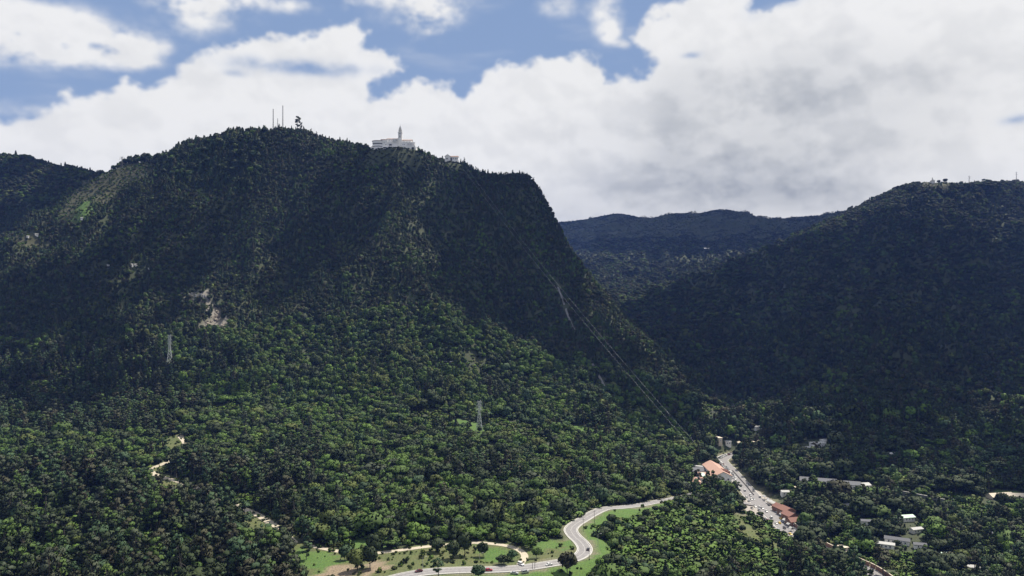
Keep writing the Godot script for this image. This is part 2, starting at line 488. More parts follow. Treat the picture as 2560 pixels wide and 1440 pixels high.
func solve_land() -> void:
	var points := LAND.duplicate()
	for p in CRESTS[2]:      # the far crest falls away on both sides
		points.append([p[0], p[1] + 14, p[2] + 220])
		points.append([p[0] + 4, p[1] + 13, p[2] - 230])
	var n := points.size()
	var m := n + 3
	var xs := PackedFloat64Array()
	var ds := PackedFloat64Array()
	var a: Array[PackedFloat64Array] = []
	var c2 := 0.05 * 0.05
	for p in points:
		xs.append((p[0] - 1280.0) / F * p[2] / 1000.0)
		ds.append(p[2] / 1000.0)
	for i in m:
		var row := PackedFloat64Array()
		row.resize(m + 1)
		if i < n:
			for j in n:
				var dx := xs[i] - xs[j]
				var dd := ds[i] - ds[j]
				row[j] = sqrt(dx * dx + dd * dd + c2)
			row[i] -= 0.0008
			row[n] = 1.0
			row[n + 1] = xs[i]
			row[n + 2] = ds[i]
			row[m] = at(points[i][0], points[i][1], points[i][2]).y
		else:
			for j in n:
				row[j] = 1.0 if i == n else xs[j] if i == n + 1 else ds[j]
		a.append(row)
	for k in m:
		var best := k
		for i in range(k + 1, m):
			if absf(a[i][k]) > absf(a[best][k]):
				best = i
		var swap := a[k]
		a[k] = a[best]
		a[best] = swap
		var top := a[k]
		for i in range(k + 1, m):
			var f := a[i][k] / top[k]
			if f != 0.0:
				var row := a[i]
				for j in range(k, m + 1):
					row[j] -= f * top[j]
				a[i] = row
	var w := PackedFloat64Array()
	w.resize(m)
	for k in range(m - 1, -1, -1):
		var s := a[k][m]
		for j in range(k + 1, m):
			s -= a[k][j] * w[j]
		w[k] = s / a[k][k]
	coarse.resize(CNX * CND)
	for j in CND:
		var d := (CD0 + j * CS) / 1000.0
		for i in CNX:
			var x := (CX0 + i * CS) / 1000.0
			var s := w[n] + w[n + 1] * x + w[n + 2] * d
			for k in n:
				var dx := x - xs[k]
				var dd := d - ds[k]
				s += w[k] * sqrt(dx * dx + dd * dd + c2)
			coarse[j * CNX + i] = s
	for turn in 4:      # the far range is worn round
		var old := coarse.duplicate()
		for j in range(96, CND - 1):
			for i in range(1, CNX - 1):
				var o := j * CNX + i
				coarse[o] = old[o] * 0.4 + (old[o - 1] + old[o + 1] + old[o - CNX] + old[o + CNX]) * 0.15
	var ends := []
	for c in CRESTS:
		for k in c.size() - 1:
			var p := at(c[k][0], c[k][1], c[k][2])
			var q := at(c[k + 1][0], c[k + 1][1], c[k + 1][2])
			ends.append([Vector2(p.x, -p.z), Vector2(q.x, -q.z)])
	calm.resize(CNX * CND)
	for j in CND:
		for i in CNX:
			var p := Vector2(CX0 + i * CS, CD0 + j * CS)
			var best := 1e9
			for e in ends:
				best = minf(best, p.distance_squared_to(Geometry2D.get_closest_point_to_segment(p, e[0], e[1])))
			calm[j * CNX + i] = smoothstep(25.0, 190.0, sqrt(best))


func cubic(p0: float, p1: float, p2: float, p3: float, t: float) -> float:
	return p1 + 0.5 * t * (p2 - p0 + t * (2.0 * p0 - 5.0 * p1 + 4.0 * p2 - p3 + t * (3.0 * (p1 - p2) + p3 - p0)))


func raw_height(x: float, d: float) -> float:
	var fx := clampf((x - CX0) / CS, 1.0, CNX - 3.001)
	var fd := clampf((d - CD0) / CS, 1.0, CND - 3.001)
	var i := int(fx)
	var j := int(fd)
	var tx := fx - i
	var rows := [0.0, 0.0, 0.0, 0.0]
	for k in 4:
		var o := (j - 1 + k) * CNX + i - 1
		rows[k] = cubic(coarse[o], coarse[o + 1], coarse[o + 2], coarse[o + 3], tx)
	var h := cubic(rows[0], rows[1], rows[2], rows[3], fd - j)
	var rough := clampf((d - 950.0) / 350.0, 0.0, 1.0)     # the steep mountain sides are cut by gullies, the foot is smooth
	var o2 := j * CNX + i
	rough *= 0.12 + 0.88 * lerpf(lerpf(calm[o2], calm[o2 + 1], tx), lerpf(calm[o2 + CNX], calm[o2 + CNX + 1], tx), fd - j)
	if d > 3500.0:
		return h + wide_noise.get_noise_2d(x * 0.7, d * 0.7) * 55.0 * maxf(0.0, rough - 0.12)
	h += (gully_noise.get_noise_2d(x * 1.45, d * 0.62) - 0.25) * (1.5 + rough * (38.0 + 34.0 * smoothstep(350.0, 750.0, x)))
	h += fine_noise.get_noise_2d(x, d) * (0.8 + 3.0 * rough)
	return h


func height(x: float, d: float) -> float:
	var fx := (x - NX0) / NS
	var fd := (d - ND0) / NS
	if fx >= 0.0 and fd >= 0.0 and fx < NNX - 1 and fd < NND - 1:
		var i := int(fx)
		var j := int(fd)
		var o := j * NNX + i
		return lerpf(lerpf(near_h[o], near_h[o + 1], fx - i), lerpf(near_h[o + NNX], near_h[o + NNX + 1], fx - i), fd - j)
	fx = clampf((x - FX0) / FS, 0.0, FNX - 1.001)
	fd = (d - FD0) / FS
	if fd > FND - 1.001:
		return raw_height(x, d)
	fd = maxf(fd, 0.0)
	var i2 := int(fx)
	var j2 := int(fd)
	var o2 := j2 * FNX + i2
	return lerpf(lerpf(far_h[o2], far_h[o2 + 1], fx - i2), lerpf(far_h[o2 + FNX], far_h[o2 + FNX + 1], fx - i2), fd - j2)


func ground(px: float, py: float) -> Vector3:
	# the first point of the land along that line of sight
	var u := (px - 1280.0) / F
	var v := (720.0 - py) / F
	var d := 350.0
	while d < 5600.0 and EYE + v * d > height(u * d, d):
		d += 7.0
	var lo := d - 7.0
	for k in 8:
		var mid := (lo + d) / 2.0
		if EYE + v * mid > height(u * mid, mid):
			lo = mid
		else:
			d = mid
	return Vector3(u * d, height(u * d, d), -d)


func crest(px: float, py: float, most := 1950.0) -> Vector3:
	# the land at that line of sight, or the nearest ridge below it
	var g := ground(px, py)
	while g.z < -most and py < 500.0:
		py += 1.5
		g = ground(px, py)
	return g


func on_ground(p: Vector3) -> Vector3:
	return Vector3(p.x, height(p.x, -p.z), p.z)


func smooth_line(pts: Array, step: float) -> PackedVector3Array:
	var c := Curve3D.new()
	for k in pts.size():
		var p: Vector3 = pts[k]
		var t: Vector3 = (pts[mini(k + 1, pts.size() - 1)] - pts[maxi(k - 1, 0)]) / 6.0
		c.add_point(p, -t, t)
	c.bake_interval = step
	return c.get_baked_points()


func level_along(line: PackedVector3Array, flat: float, slope: float, h: PackedFloat32Array, x0: float, d0: float, s: float, nx: int, nd: int) -> void:
	# cuts the land to the line's height: flat on both sides, then an embankment
	var near := {}
	var reach := flat + slope
	for p in line:
		for j in range(maxi(0, int(ceil((-p.z - reach - d0) / s))), mini(nd, int((-p.z + reach - d0) / s) + 1)):
			for i in range(maxi(0, int(ceil((p.x - reach - x0) / s))), mini(nx, int((p.x + reach - x0) / s) + 1)):
				var q := Vector2(x0 + i * s - p.x, d0 + j * s + p.z).length()
				var o := j * nx + i
				if q < reach and (not near.has(o) or near[o].x > q):
					near[o] = Vector2(q, p.y)
	for o in near:
		var t := smoothstep(flat, reach, near[o].x)
		h[o] = lerpf(near[o].y, h[o], t)


func mark(line: PackedVector3Array, r: float, what: int) -> void:
	for p in line:
		for j in range(maxi(0, int((-p.z - r - MD0) / MS)), mini(MND, int((-p.z + r - MD0) / MS) + 2)):
			for i in range(maxi(0, int((p.x - r - MX0) / MS)), mini(MNX, int((p.x + r - MX0) / MS) + 2)):
				if Vector2(MX0 + i * MS - p.x, MD0 + j * MS + p.z).length() < r:
					cover[j * MNX + i] = what


func mark_area(corners: Array, what: int) -> void:
	# corners as seen from the camera, laid on the land
	var poly := PackedVector2Array()
	for c in corners:
		var p := ground(c[0], c[1])
		poly.append(Vector2(p.x, -p.z))
	var box := Rect2(poly[0], Vector2.ZERO)
	for q in poly:
		box = box.expand(q)
	for j in range(maxi(0, int((box.position.y - MD0) / MS)), mini(MND, int((box.end.y - MD0) / MS) + 2)):
		for i in range(maxi(0, int((box.position.x - MX0) / MS)), mini(MNX, int((box.end.x - MX0) / MS) + 2)):
			var q := Vector2(MX0 + i * MS, MD0 + j * MS)
			q += Vector2(fine_noise.get_noise_2d(q.x * 3.0, q.y * 3.0), fine_noise.get_noise_2d(q.y * 3.0, q.x * 3.0)) * 9.0
			if Geometry2D.is_point_in_polygon(q, poly):
				cover[j * MNX + i] = what


func cover_at(x: float, d: float) -> int:
	var i := int((x - MX0) / MS + 0.5)
	var j := int((d - MD0) / MS + 0.5)
	if i < 0 or j < 0 or i >= MNX or j >= MND:
		return FOREST
	return cover[j * MNX + i]


func soil(x: float, d: float) -> Color:
	# base colour of the ground itself (linear)
	var k := fine_noise.get_noise_2d(x * 4.0, d * 4.0) * 0.5 + 0.5
	var w := wide_noise.get_noise_2d(x * 2.0, d * 2.0) * 0.5 + 0.5
	match cover_at(x, d):
		GRASS:
			return Color(0.048, 0.135, 0.016).lerp(Color(0.112, 0.168, 0.036), k * 0.7 + w * 0.3)
		MEADOW:
			return Color(0.052, 0.100, 0.020).lerp(Color(0.150, 0.140, 0.058), k * 0.7 + w * 0.3)
		DIRT, BARE:
			return Color(0.300, 0.235, 0.165).lerp(Color(0.220, 0.170, 0.115), k)
		ROCK:
			return Color(0.330, 0.310, 0.280).lerp(Color(0.160, 0.140, 0.110), k)
		TARMAC:
			return Color(0.200, 0.170, 0.130).lerp(Color(0.110, 0.140, 0.050), k)
		SCRUB:
			return Color(0.062, 0.128, 0.024).lerp(Color(0.090, 0.130, 0.034), k)
		HEATH:
			return Color(0.044, 0.056, 0.020).lerp(Color(0.080, 0.074, 0.036), k * 0.5 + w * 0.5)
	return Color(0.040, 0.064, 0.024).lerp(Color(0.060, 0.064, 0.032), k)


func land_mesh(x0: float, d0: float, s: float, nx: int, nd: int, h: PackedFloat32Array, hole := Rect2i()) -> ArrayMesh:
	var v := PackedVector3Array()
	var n := PackedVector3Array()
	var c := PackedColorArray()
	var idx := PackedInt32Array()
	v.resize(nx * nd)
	n.resize(nx * nd)
	c.resize(nx * nd)
	for j in nd:
		for i in nx:
			var o := j * nx + i
			v[o] = Vector3(x0 + i * s, h[o], -(d0 + j * s))
			var i0 := maxi(i - 1, 0)
			var i1 := mini(i + 1, nx - 1)
			var j0 := maxi(j - 1, 0)
			var j1 := mini(j + 1, nd - 1)
			n[o] = Vector3(-(h[j * nx + i1] - h[j * nx + i0]) / ((i1 - i0) * s), 1.0, (h[j1 * nx + i] - h[j0 * nx + i]) / ((j1 - j0) * s)).normalized()
			c[o] = soil(x0 + i * s, d0 + j * s)
	for j in nd - 1:
		for i in nx - 1:
			if hole.has_area() and hole.has_point(Vector2i(i, j)):
				continue
			var o := j * nx + i
			idx.append_array(PackedInt32Array([o, o + nx, o + nx + 1, o, o + nx + 1, o + 1]))
	var arrays := []
	arrays.resize(Mesh.ARRAY_MAX)
	arrays[Mesh.ARRAY_VERTEX] = v
	arrays[Mesh.ARRAY_NORMAL] = n
	arrays[Mesh.ARRAY_COLOR] = c
	arrays[Mesh.ARRAY_INDEX] = idx
	var m := ArrayMesh.new()
	m.add_surface_from_arrays(Mesh.PRIMITIVE_TRIANGLES, arrays)
	return m


var lanes := {}     # name -> [smoothed line, half width]


func line_of(pts: Array) -> Array:
	return pts.map(func(p): return at(p[0], p[1], p[2]))


func level_line(pts: Array) -> Array:   # points of the avenue: its height is 0, so the row gives the distance
	return pts.map(func(p): return at(p[0], p[1], EYE * F / (p[1] - 720.0)))


func build_land() -> void:
	solve_land()
	far_h.resize(FNX * FND)
	for j in FND:
		for i in FNX:
			far_h[j * FNX + i] = raw_height(FX0 + i * FS, FD0 + j * FS)
	near_h.resize(NNX * NND)
	for j in NND:
		for i in NNX:
			near_h[j * NNX + i] = raw_height(NX0 + i * NS, ND0 + j * NS)
	cover.resize(MNX * MND)
	lanes["winding"] = [smooth_line(line_of([[820, 1500, 402], [900, 1472, 412], [980, 1448, 421], [1060, 1432, 430], [1150, 1426, 436], [1230, 1425, 440], [1300, 1421, 444], [1360, 1413, 452], [1420, 1402, 463], [1452, 1389, 475], [1462, 1374, 489], [1453, 1357, 504], [1436, 1341, 519], [1427, 1326, 534], [1436, 1313, 549], [1458, 1299, 568], [1485, 1283, 590], [1512, 1272, 607], [1550, 1269, 622], [1600, 1263, 650], [1650, 1253, 690], [1690, 1246, 724], [1722, 1239, 752], [1750, 1232, 782]]), 3.0), 4.3]
	lanes["avenue"] = [smooth_line(level_line([[2290, 1520], [2177, 1436], [2130, 1412], [2083, 1389], [2036, 1366], [2004, 1347], [1974, 1329], [1948, 1304], [1924, 1282], [1900, 1261], [1878, 1238], [1861, 1217], [1846, 1200], [1832, 1184], [1818, 1169], [1806, 1157], [1803, 1150], [1812, 1143], [1830, 1137], [1850, 1133], [1880, 1130]]), 3.0), 7.6]
	lanes["side"] = [smooth_line(line_of([[1750, 1232, 782], [1785, 1232, 786], [1815, 1240, 778], [1850, 1255, 752], [1885, 1262, 742]]), 3.0), 3.0]
	var trail := [[735, 1358], [780, 1366], [830, 1376], [880, 1383], [930, 1384], [1000, 1376], [1060, 1368], [1120, 1362], [1180, 1357], [1240, 1361], [1280, 1368], [1303, 1379], [1312, 1391], [1306, 1402], [1300, 1412]]
	var climb := [[448, 1088], [462, 1105], [466, 1120], [458, 1136], [430, 1150], [398, 1164], [374, 1174], [395, 1190], [440, 1202], [465, 1211], [510, 1227], [545, 1245], [585, 1262], [615, 1275], [645, 1288], [690, 1318], [735, 1358]]
	for k in ["winding", "avenue", "side"]:
		level_along(lanes[k][0], lanes[k][1] + 4.0, 16.0, near_h, NX0, ND0, NS, NNX, NND)
		level_along(lanes[k][0], lanes[k][1] + 4.0, 16.0, far_h, FX0, FD0, FS, FNX, FND)
	# level yards under the buildings: corners of what stands there, then its height
	for y in [[1790, 1208, 34.0, 0.0], [1760, 1205, 20.0, 0.0], [1748, 1218, 16.0, 0.0], [1965, 1275, 24.0, 0.0], [1915, 1270, 16.0, 0.0], [1890, 1285, 14.0, 0.0], [1930, 1300, 16.0, 0.0], [1900, 1253, 16.0, 0.0], [1950, 1318, 16.0, 0.0], [1975, 1325, 14.0, 0.0], [1990, 1345, 12.0, 0.0]]:
		var p := at(y[0], y[1], EYE * F / (y[1] - 720.0))
		p.y = y[3]
		level_along(PackedVector3Array([p]), y[2], 14.0, near_h, NX0, ND0, NS, NNX, NND)
	for y in [[960, 372, 1566, 26.0], [985, 372, 1560, 28.0], [1012, 372, 1562, 26.0], [1129, 405, 1580, 20.0]]:
		var p := at(y[0], y[1], y[2])
		level_along(PackedVector3Array([p - Vector3(0, 4.0, 0)]), y[3], 24.0, far_h, FX0, FD0, FS, FNX, FND)
	lanes["trail"] = [smooth_line(trail.map(func(p): return ground(p[0], p[1])), 3.0), 2.2]
	lanes["climb"] = [smooth_line(climb.map(func(p): return ground(p[0], p[1])), 3.0), 3.0]
	for k in ["trail", "climb"]:
		level_along(lanes[k][0], lanes[k][1] + 1.0, 8.0, near_h, NX0, ND0, NS, NNX, NND)
	# what grows where
	mark_area([[735, 1362], [830, 1380], [930, 1390], [1060, 1373], [1180, 1362], [1250, 1366], [1300, 1385], [1295, 1408], [1200, 1420], [1060, 1424], [980, 1438], [900, 1462], [700, 1470], [720, 1400]], MEADOW)
	mark_area([[740, 1366], [800, 1376], [850, 1392], [860, 1420], [800, 1440], [735, 1420]], GRASS)
	mark_area([[1200, 1368], [1280, 1374], [1290, 1395], [1220, 1408], [1190, 1395]], GRASS)
	mark_area([[800, 1418], [850, 1412], [900, 1425], [915, 1450], [780, 1455]], DIRT)
	mark_area([[860, 1350], [940, 1345], [960, 1372], [880, 1376]], GRASS)
	mark_area([[1470, 1394], [1500, 1390], [1505, 1398], [1478, 1404]], DIRT)
	mark_area([[905, 1405], [950, 1400], [960, 1425], [915, 1432]], DIRT)
	mark_area([[1320, 1380], [1400, 1352], [1425, 1362], [1428, 1385], [1400, 1398], [1330, 1408]], MEADOW)
	mark_area([[1335, 1355], [1390, 1350], [1395, 1372], [1340, 1378]], GRASS)
	mark_area([[1450, 1318], [1510, 1285], [1520, 1290], [1500, 1312], [1490, 1335], [1505, 1355], [1540, 1385], [1548, 1398], [1490, 1402], [1470, 1390], [1478, 1372], [1448, 1345], [1437, 1330]], GRASS)
	mark_area([[1410, 1412], [1470, 1400], [1490, 1405], [1460, 1428], [1330, 1440], [1280, 1446], [1320, 1428]], GRASS)
	mark_area([[1160, 1438], [1200, 1432], [1350, 1424], [1350, 1434], [1290, 1442], [1200, 1446]], BARE)
	mark_area([[1405, 1306], [1490, 1270], [1505, 1272], [1450, 1298], [1425, 1316]], SCRUB)
	mark_area([[1110, 1045], [1170, 1050], [1215, 1066], [1225, 1085], [1170, 1078], [1120, 1060]], GRASS)
	mark_area([[1070, 1130], [1095, 1125], [1110, 1160], [1085, 1172]], MEADOW)
	mark_area([[1410, 1060], [1500, 1075], [1500, 1088], [1430, 1085]], GRASS)
	mark_area([[220, 440], [290, 422], [360, 408], [400, 410], [380, 440], [320, 470], [265, 510], [215, 520], [180, 560], [140, 560], [170, 500]], HEATH)
	mark_area([[190, 520], [220, 510], [225, 545], [185, 550]], GRASS)
	mark_area([[10, 590], [60, 585], [110, 600], [120, 620], [40, 625]], HEATH)
	mark_area([[480, 480], [515, 482], [510, 500], [490, 500]], GRASS)
	mark_area([[515, 765], [545, 770], [575, 800], [570, 822], [540, 830], [500, 826], [515, 800], [528, 785]], ROCK)
	mark_area([[440, 728], [480, 732], [525, 745], [510, 760], [490, 752], [445, 742]], ROCK)
	mark_area([[2280, 455], [2330, 446], [2420, 455], [2400, 470], [2300, 468]], HEATH)
	mark_area([[2455, 1232], [2490, 1222], [2560, 1230], [2560, 1250], [2470, 1246]], GRASS)
	mark_area([[2250, 1250], [2300, 1262], [2280, 1285], [2252, 1270]], GRASS)
	mark_area([[2390, 1160], [2430, 1165], [2432, 1185], [2395, 1180]], GRASS)
	mark_area([[55, 1057], [160, 1057], [160, 1064], [55, 1064]], GRASS)
	mark_area([[195, 1240], [255, 1230], [255, 1300], [205, 1300]], SCRUB)
	mark_area([[595, 1330], [675, 1335], [695, 1400], [610, 1390]], SCRUB)
	mark_area([[340, 1330], [445, 1340], [440, 1415], [330, 1410]], SCRUB)
	mark_area([[420, 1385], [520, 1375], [530, 1440], [420, 1445]], SCRUB)
	for q in [[2140, 1330], [2200, 1318], [2290, 1400], [2380, 1262], [2420, 1300], [2100, 1300], [2340, 1330], [2480, 1390]]:
		mark(PackedVector3Array([ground(q[0], q[1])]), 15.0, SCRUB)
	mark_area([[1515, 1292], [1560, 1278], [1640, 1272], [1700, 1262], [1770, 1275], [1850, 1310], [1940, 1370], [1985, 1440], [1500, 1440], [1560, 1400], [1520, 1350], [1500, 1320]], SCRUB)
	mark_area([[1885, 1212], [1925, 1240], [1990, 1290], [2015, 1352], [1985, 1362], [1940, 1345], [1890, 1318], [1850, 1290], [1845, 1235]], TARMAC)
	mark_area([[1735, 1190], [1800, 1185], [1838, 1215], [1815, 1228], [1745, 1228]], TARMAC)
	mark_area([[1890, 1302], [2012, 1350], [2030, 1395], [1985, 1395], [1925, 1358]], MEADOW)
	mark_area([[1840, 1285], [1880, 1300], [1960, 1345], [1940, 1380], [1820, 1325]], MEADOW)
	mark_area([[1880, 1290], [1990, 1335], [2010, 1352], [2000, 1375], [1930, 1350], [1880, 1310]], SCRUB)
	for k in 3:      # verges kept low on the open side of the road
		var verge := PackedVector3Array()
		for p in lanes["winding"][0]:
			verge.append(p + Vector3(0, 0, 6.0 + 8.0 * k))
		mark(verge, 7.0, GRASS)
	mark(lanes["winding"][0], 7.0, TARMAC)
	mark(lanes["avenue"][0], 14.0, TARMAC)
	mark(lanes["side"][0], 5.0, TARMAC)
	mark(lanes["trail"][0], 5.0, MEADOW)
	for k in 3:
		var below := PackedVector3Array()
		for p in lanes["climb"][0]:
			below.append(p + Vector3(0, 0, 7.0 + 8.0 * k))
		mark(below, 6.5, MEADOW)
	mark(lanes["climb"][0], 5.5, MEADOW)
	var m := StandardMaterial3D.new()
	m.resource_name = "soil"
	m.vertex_color_use_as_albedo = true
	m.roughness = 0.95
	m.albedo_texture = grain(3, 0.03, 0.45, 1.45, 512)
	m.uv1_triplanar = true
	m.uv1_world_triplanar = true
	m.uv1_scale = Vector3(0.045, 0.045, 0.045)
	structure("ground", land_mesh(NX0, ND0, NS, NNX, NND, near_h), m, "green foot of the mountain and the valley floor under the trees")
	structure("mountain_terrain", land_mesh(FX0, FD0, FS, FNX, FND, far_h, Rect2i(NI0, NJ0, NI1 - NI0, NJ1 - NJ0)), m, "steep mountainsides on both sides of the canyon")
	var s := 30.0
	var nx := 110
	var nd := 62
	var back := PackedFloat32Array()
	back.resize(nx * nd)
	var d0 := FD0 + (FND - 1) * FS
	for j in nd:
		for i in nx:
			back[j * nx + i] = raw_height(-500.0 + i * s, d0 + j * s)
	structure("far_hills", land_mesh(-500.0, d0, s, nx, nd, back), m, "far blue range closing the canyon")


func ribbon(line: PackedVector3Array, half: float, lift: float, from := -1.0, to := -1.0, shift := 0.0) -> Shape:
	# a strip of that half width along the line, with edges turned down
	var s := Shape.new()
	var l := PackedVector3Array()
	var r := PackedVector3Array()
	for k in line.size():
		var t := line[mini(k + 1, line.size() - 1)] - line[maxi(k - 1, 0)]
		var side := Vector3(-t.z, 0, t.x).normalized()
		var p := line[k] + Vector3(0, lift, 0) + side * shift
		l.append(p - side * half)
		r.append(p + side * half)
	var down := Vector3(0, -0.4, 0)
	for k in line.size() - 1:
		s.quad(r[k], r[k + 1], l[k + 1], l[k])
		s.quad(l[k], l[k + 1], l[k + 1] + down, l[k] + down)
		s.quad(r[k + 1], r[k], r[k] + down, r[k + 1] + down)
	return s


# ---------------------------------------------------------------- trees
var ball_v := PackedVector3Array()
var ball_f: Array = []
var small_v := PackedVector3Array()
var small_f: Array = []


func make_ball() -> void:
	var t := (1.0 + sqrt(5.0)) / 2.0
	for p in [[-1, t, 0], [1, t, 0], [-1, -t, 0], [1, -t, 0], [0, -1, t], [0, 1, t], [0, -1, -t], [0, 1, -t], [t, 0, -1], [t, 0, 1], [-t, 0, -1], [-t, 0, 1]]:
		small_v.append(Vector3(p[0], p[1], p[2]).normalized())
	small_f = [[0, 11, 5], [0, 5, 1], [0, 1, 7], [0, 7, 10], [0, 10, 11], [1, 5, 9], [5, 11, 4], [11, 10, 2], [10, 7, 6], [7, 1, 8], [3, 9, 4], [3, 4, 2], [3, 2, 6], [3, 6, 8], [3, 8, 9], [4, 9, 5], [2, 4, 11], [6, 2, 10], [8, 6, 7], [9, 8, 1]]
	ball_v = small_v.duplicate()
	var mid := {}
	for f in small_f:
		var e := []
		for k in 3:
			var a: int = mini(f[k], f[(k + 1) % 3])
			var b: int = maxi(f[k], f[(k + 1) % 3])
			if not mid.has(a * 100 + b):
				mid[a * 100 + b] = ball_v.size()
				ball_v.append(((ball_v[a] + ball_v[b]) / 2.0).normalized())
			e.append(mid[a * 100 + b])
		ball_f.append_array([[f[0], e[0], e[2]], [f[1], e[1], e[0]], [f[2], e[2], e[1]], e])


func clump(s: Shape, centre: Vector3, r: Vector3, rg: RandomNumberGenerator, leaves: int, leaf: float, fine := true, hub := Vector3.ZERO) -> void:
	# a lump of foliage: an uneven core and loose sprays of leaves standing out of it
	var vs := ball_v if fine else small_v
	var fs := ball_f if fine else small_f
	var o := Vector3(rg.randf() * 50.0, rg.randf() * 50.0, rg.randf() * 50.0)
	var p := PackedVector3Array()
	for q in vs:
		p.append(centre + q * r * (0.92 + 0.42 * fine_noise.get_noise_3dv((q * 30.0 + o) * 1.0)))
	var k := 0.88 + 0.24 * rg.randf()
	s.tint = Color(k * (0.96 + 0.08 * rg.randf()), k, k * (0.95 + 0.1 * rg.randf()))
	var out := (centre - hub).normalized() * 1.0 if hub != Vector3.ZERO else Vector3.ZERO
	for f in fs:
		s.tri_n(p[f[0]], p[f[1]], p[f[2]], (vs[f[0]] + out).normalized(), (vs[f[1]] + out).normalized(), (vs[f[2]] + out).normalized())
	for j in leaves:
		var q := Vector3(rg.randfn(), rg.randfn() + 0.25, rg.randfn()).normalized()
		var base := centre + q * r * (0.90 + 0.22 * rg.randf())
		var nrm := (q + Vector3(rg.randfn(), rg.randfn(), rg.randfn()) * 0.55).normalized()
		var a := nrm.cross(Vector3(rg.randfn(), rg.randfn(), rg.randfn())).normalized() * leaf * (0.6 + 0.8 * rg.randf())
		var b := nrm.cross(a).normalized() * leaf * (0.45 + 0.6 * rg.randf())
		var kk := k * (0.90 + 0.22 * rg.randf())
		s.tint = Color(kk, kk, kk * 0.95)
		var soft := (q * 0.7 + out + nrm * 0.45).normalized()
		s.tri_n(base - a, base + b, base + a, soft, soft, soft)
		s.tri_n(base - a, base + a, base - b, soft, soft, soft)


func limbs(t: Shape, top: Vector3, r: float, ends: Array) -> void:
	t.bar(Vector3(0, -2.0, 0), top, r, r * 0.55, 6, false)
	for e in ends:
		var from := top * (0.55 + 0.4 * absf(sin(e.x * 7.0 + e.z * 3.0)))
		var bend: Vector3 = from.lerp(e, 0.55) + Vector3(0, 0.3, 0)
		t.bar(from, bend, r * 0.42, r * 0.30, 4, false)
		t.bar(bend, e, r * 0.30, r * 0.12, 4, false)


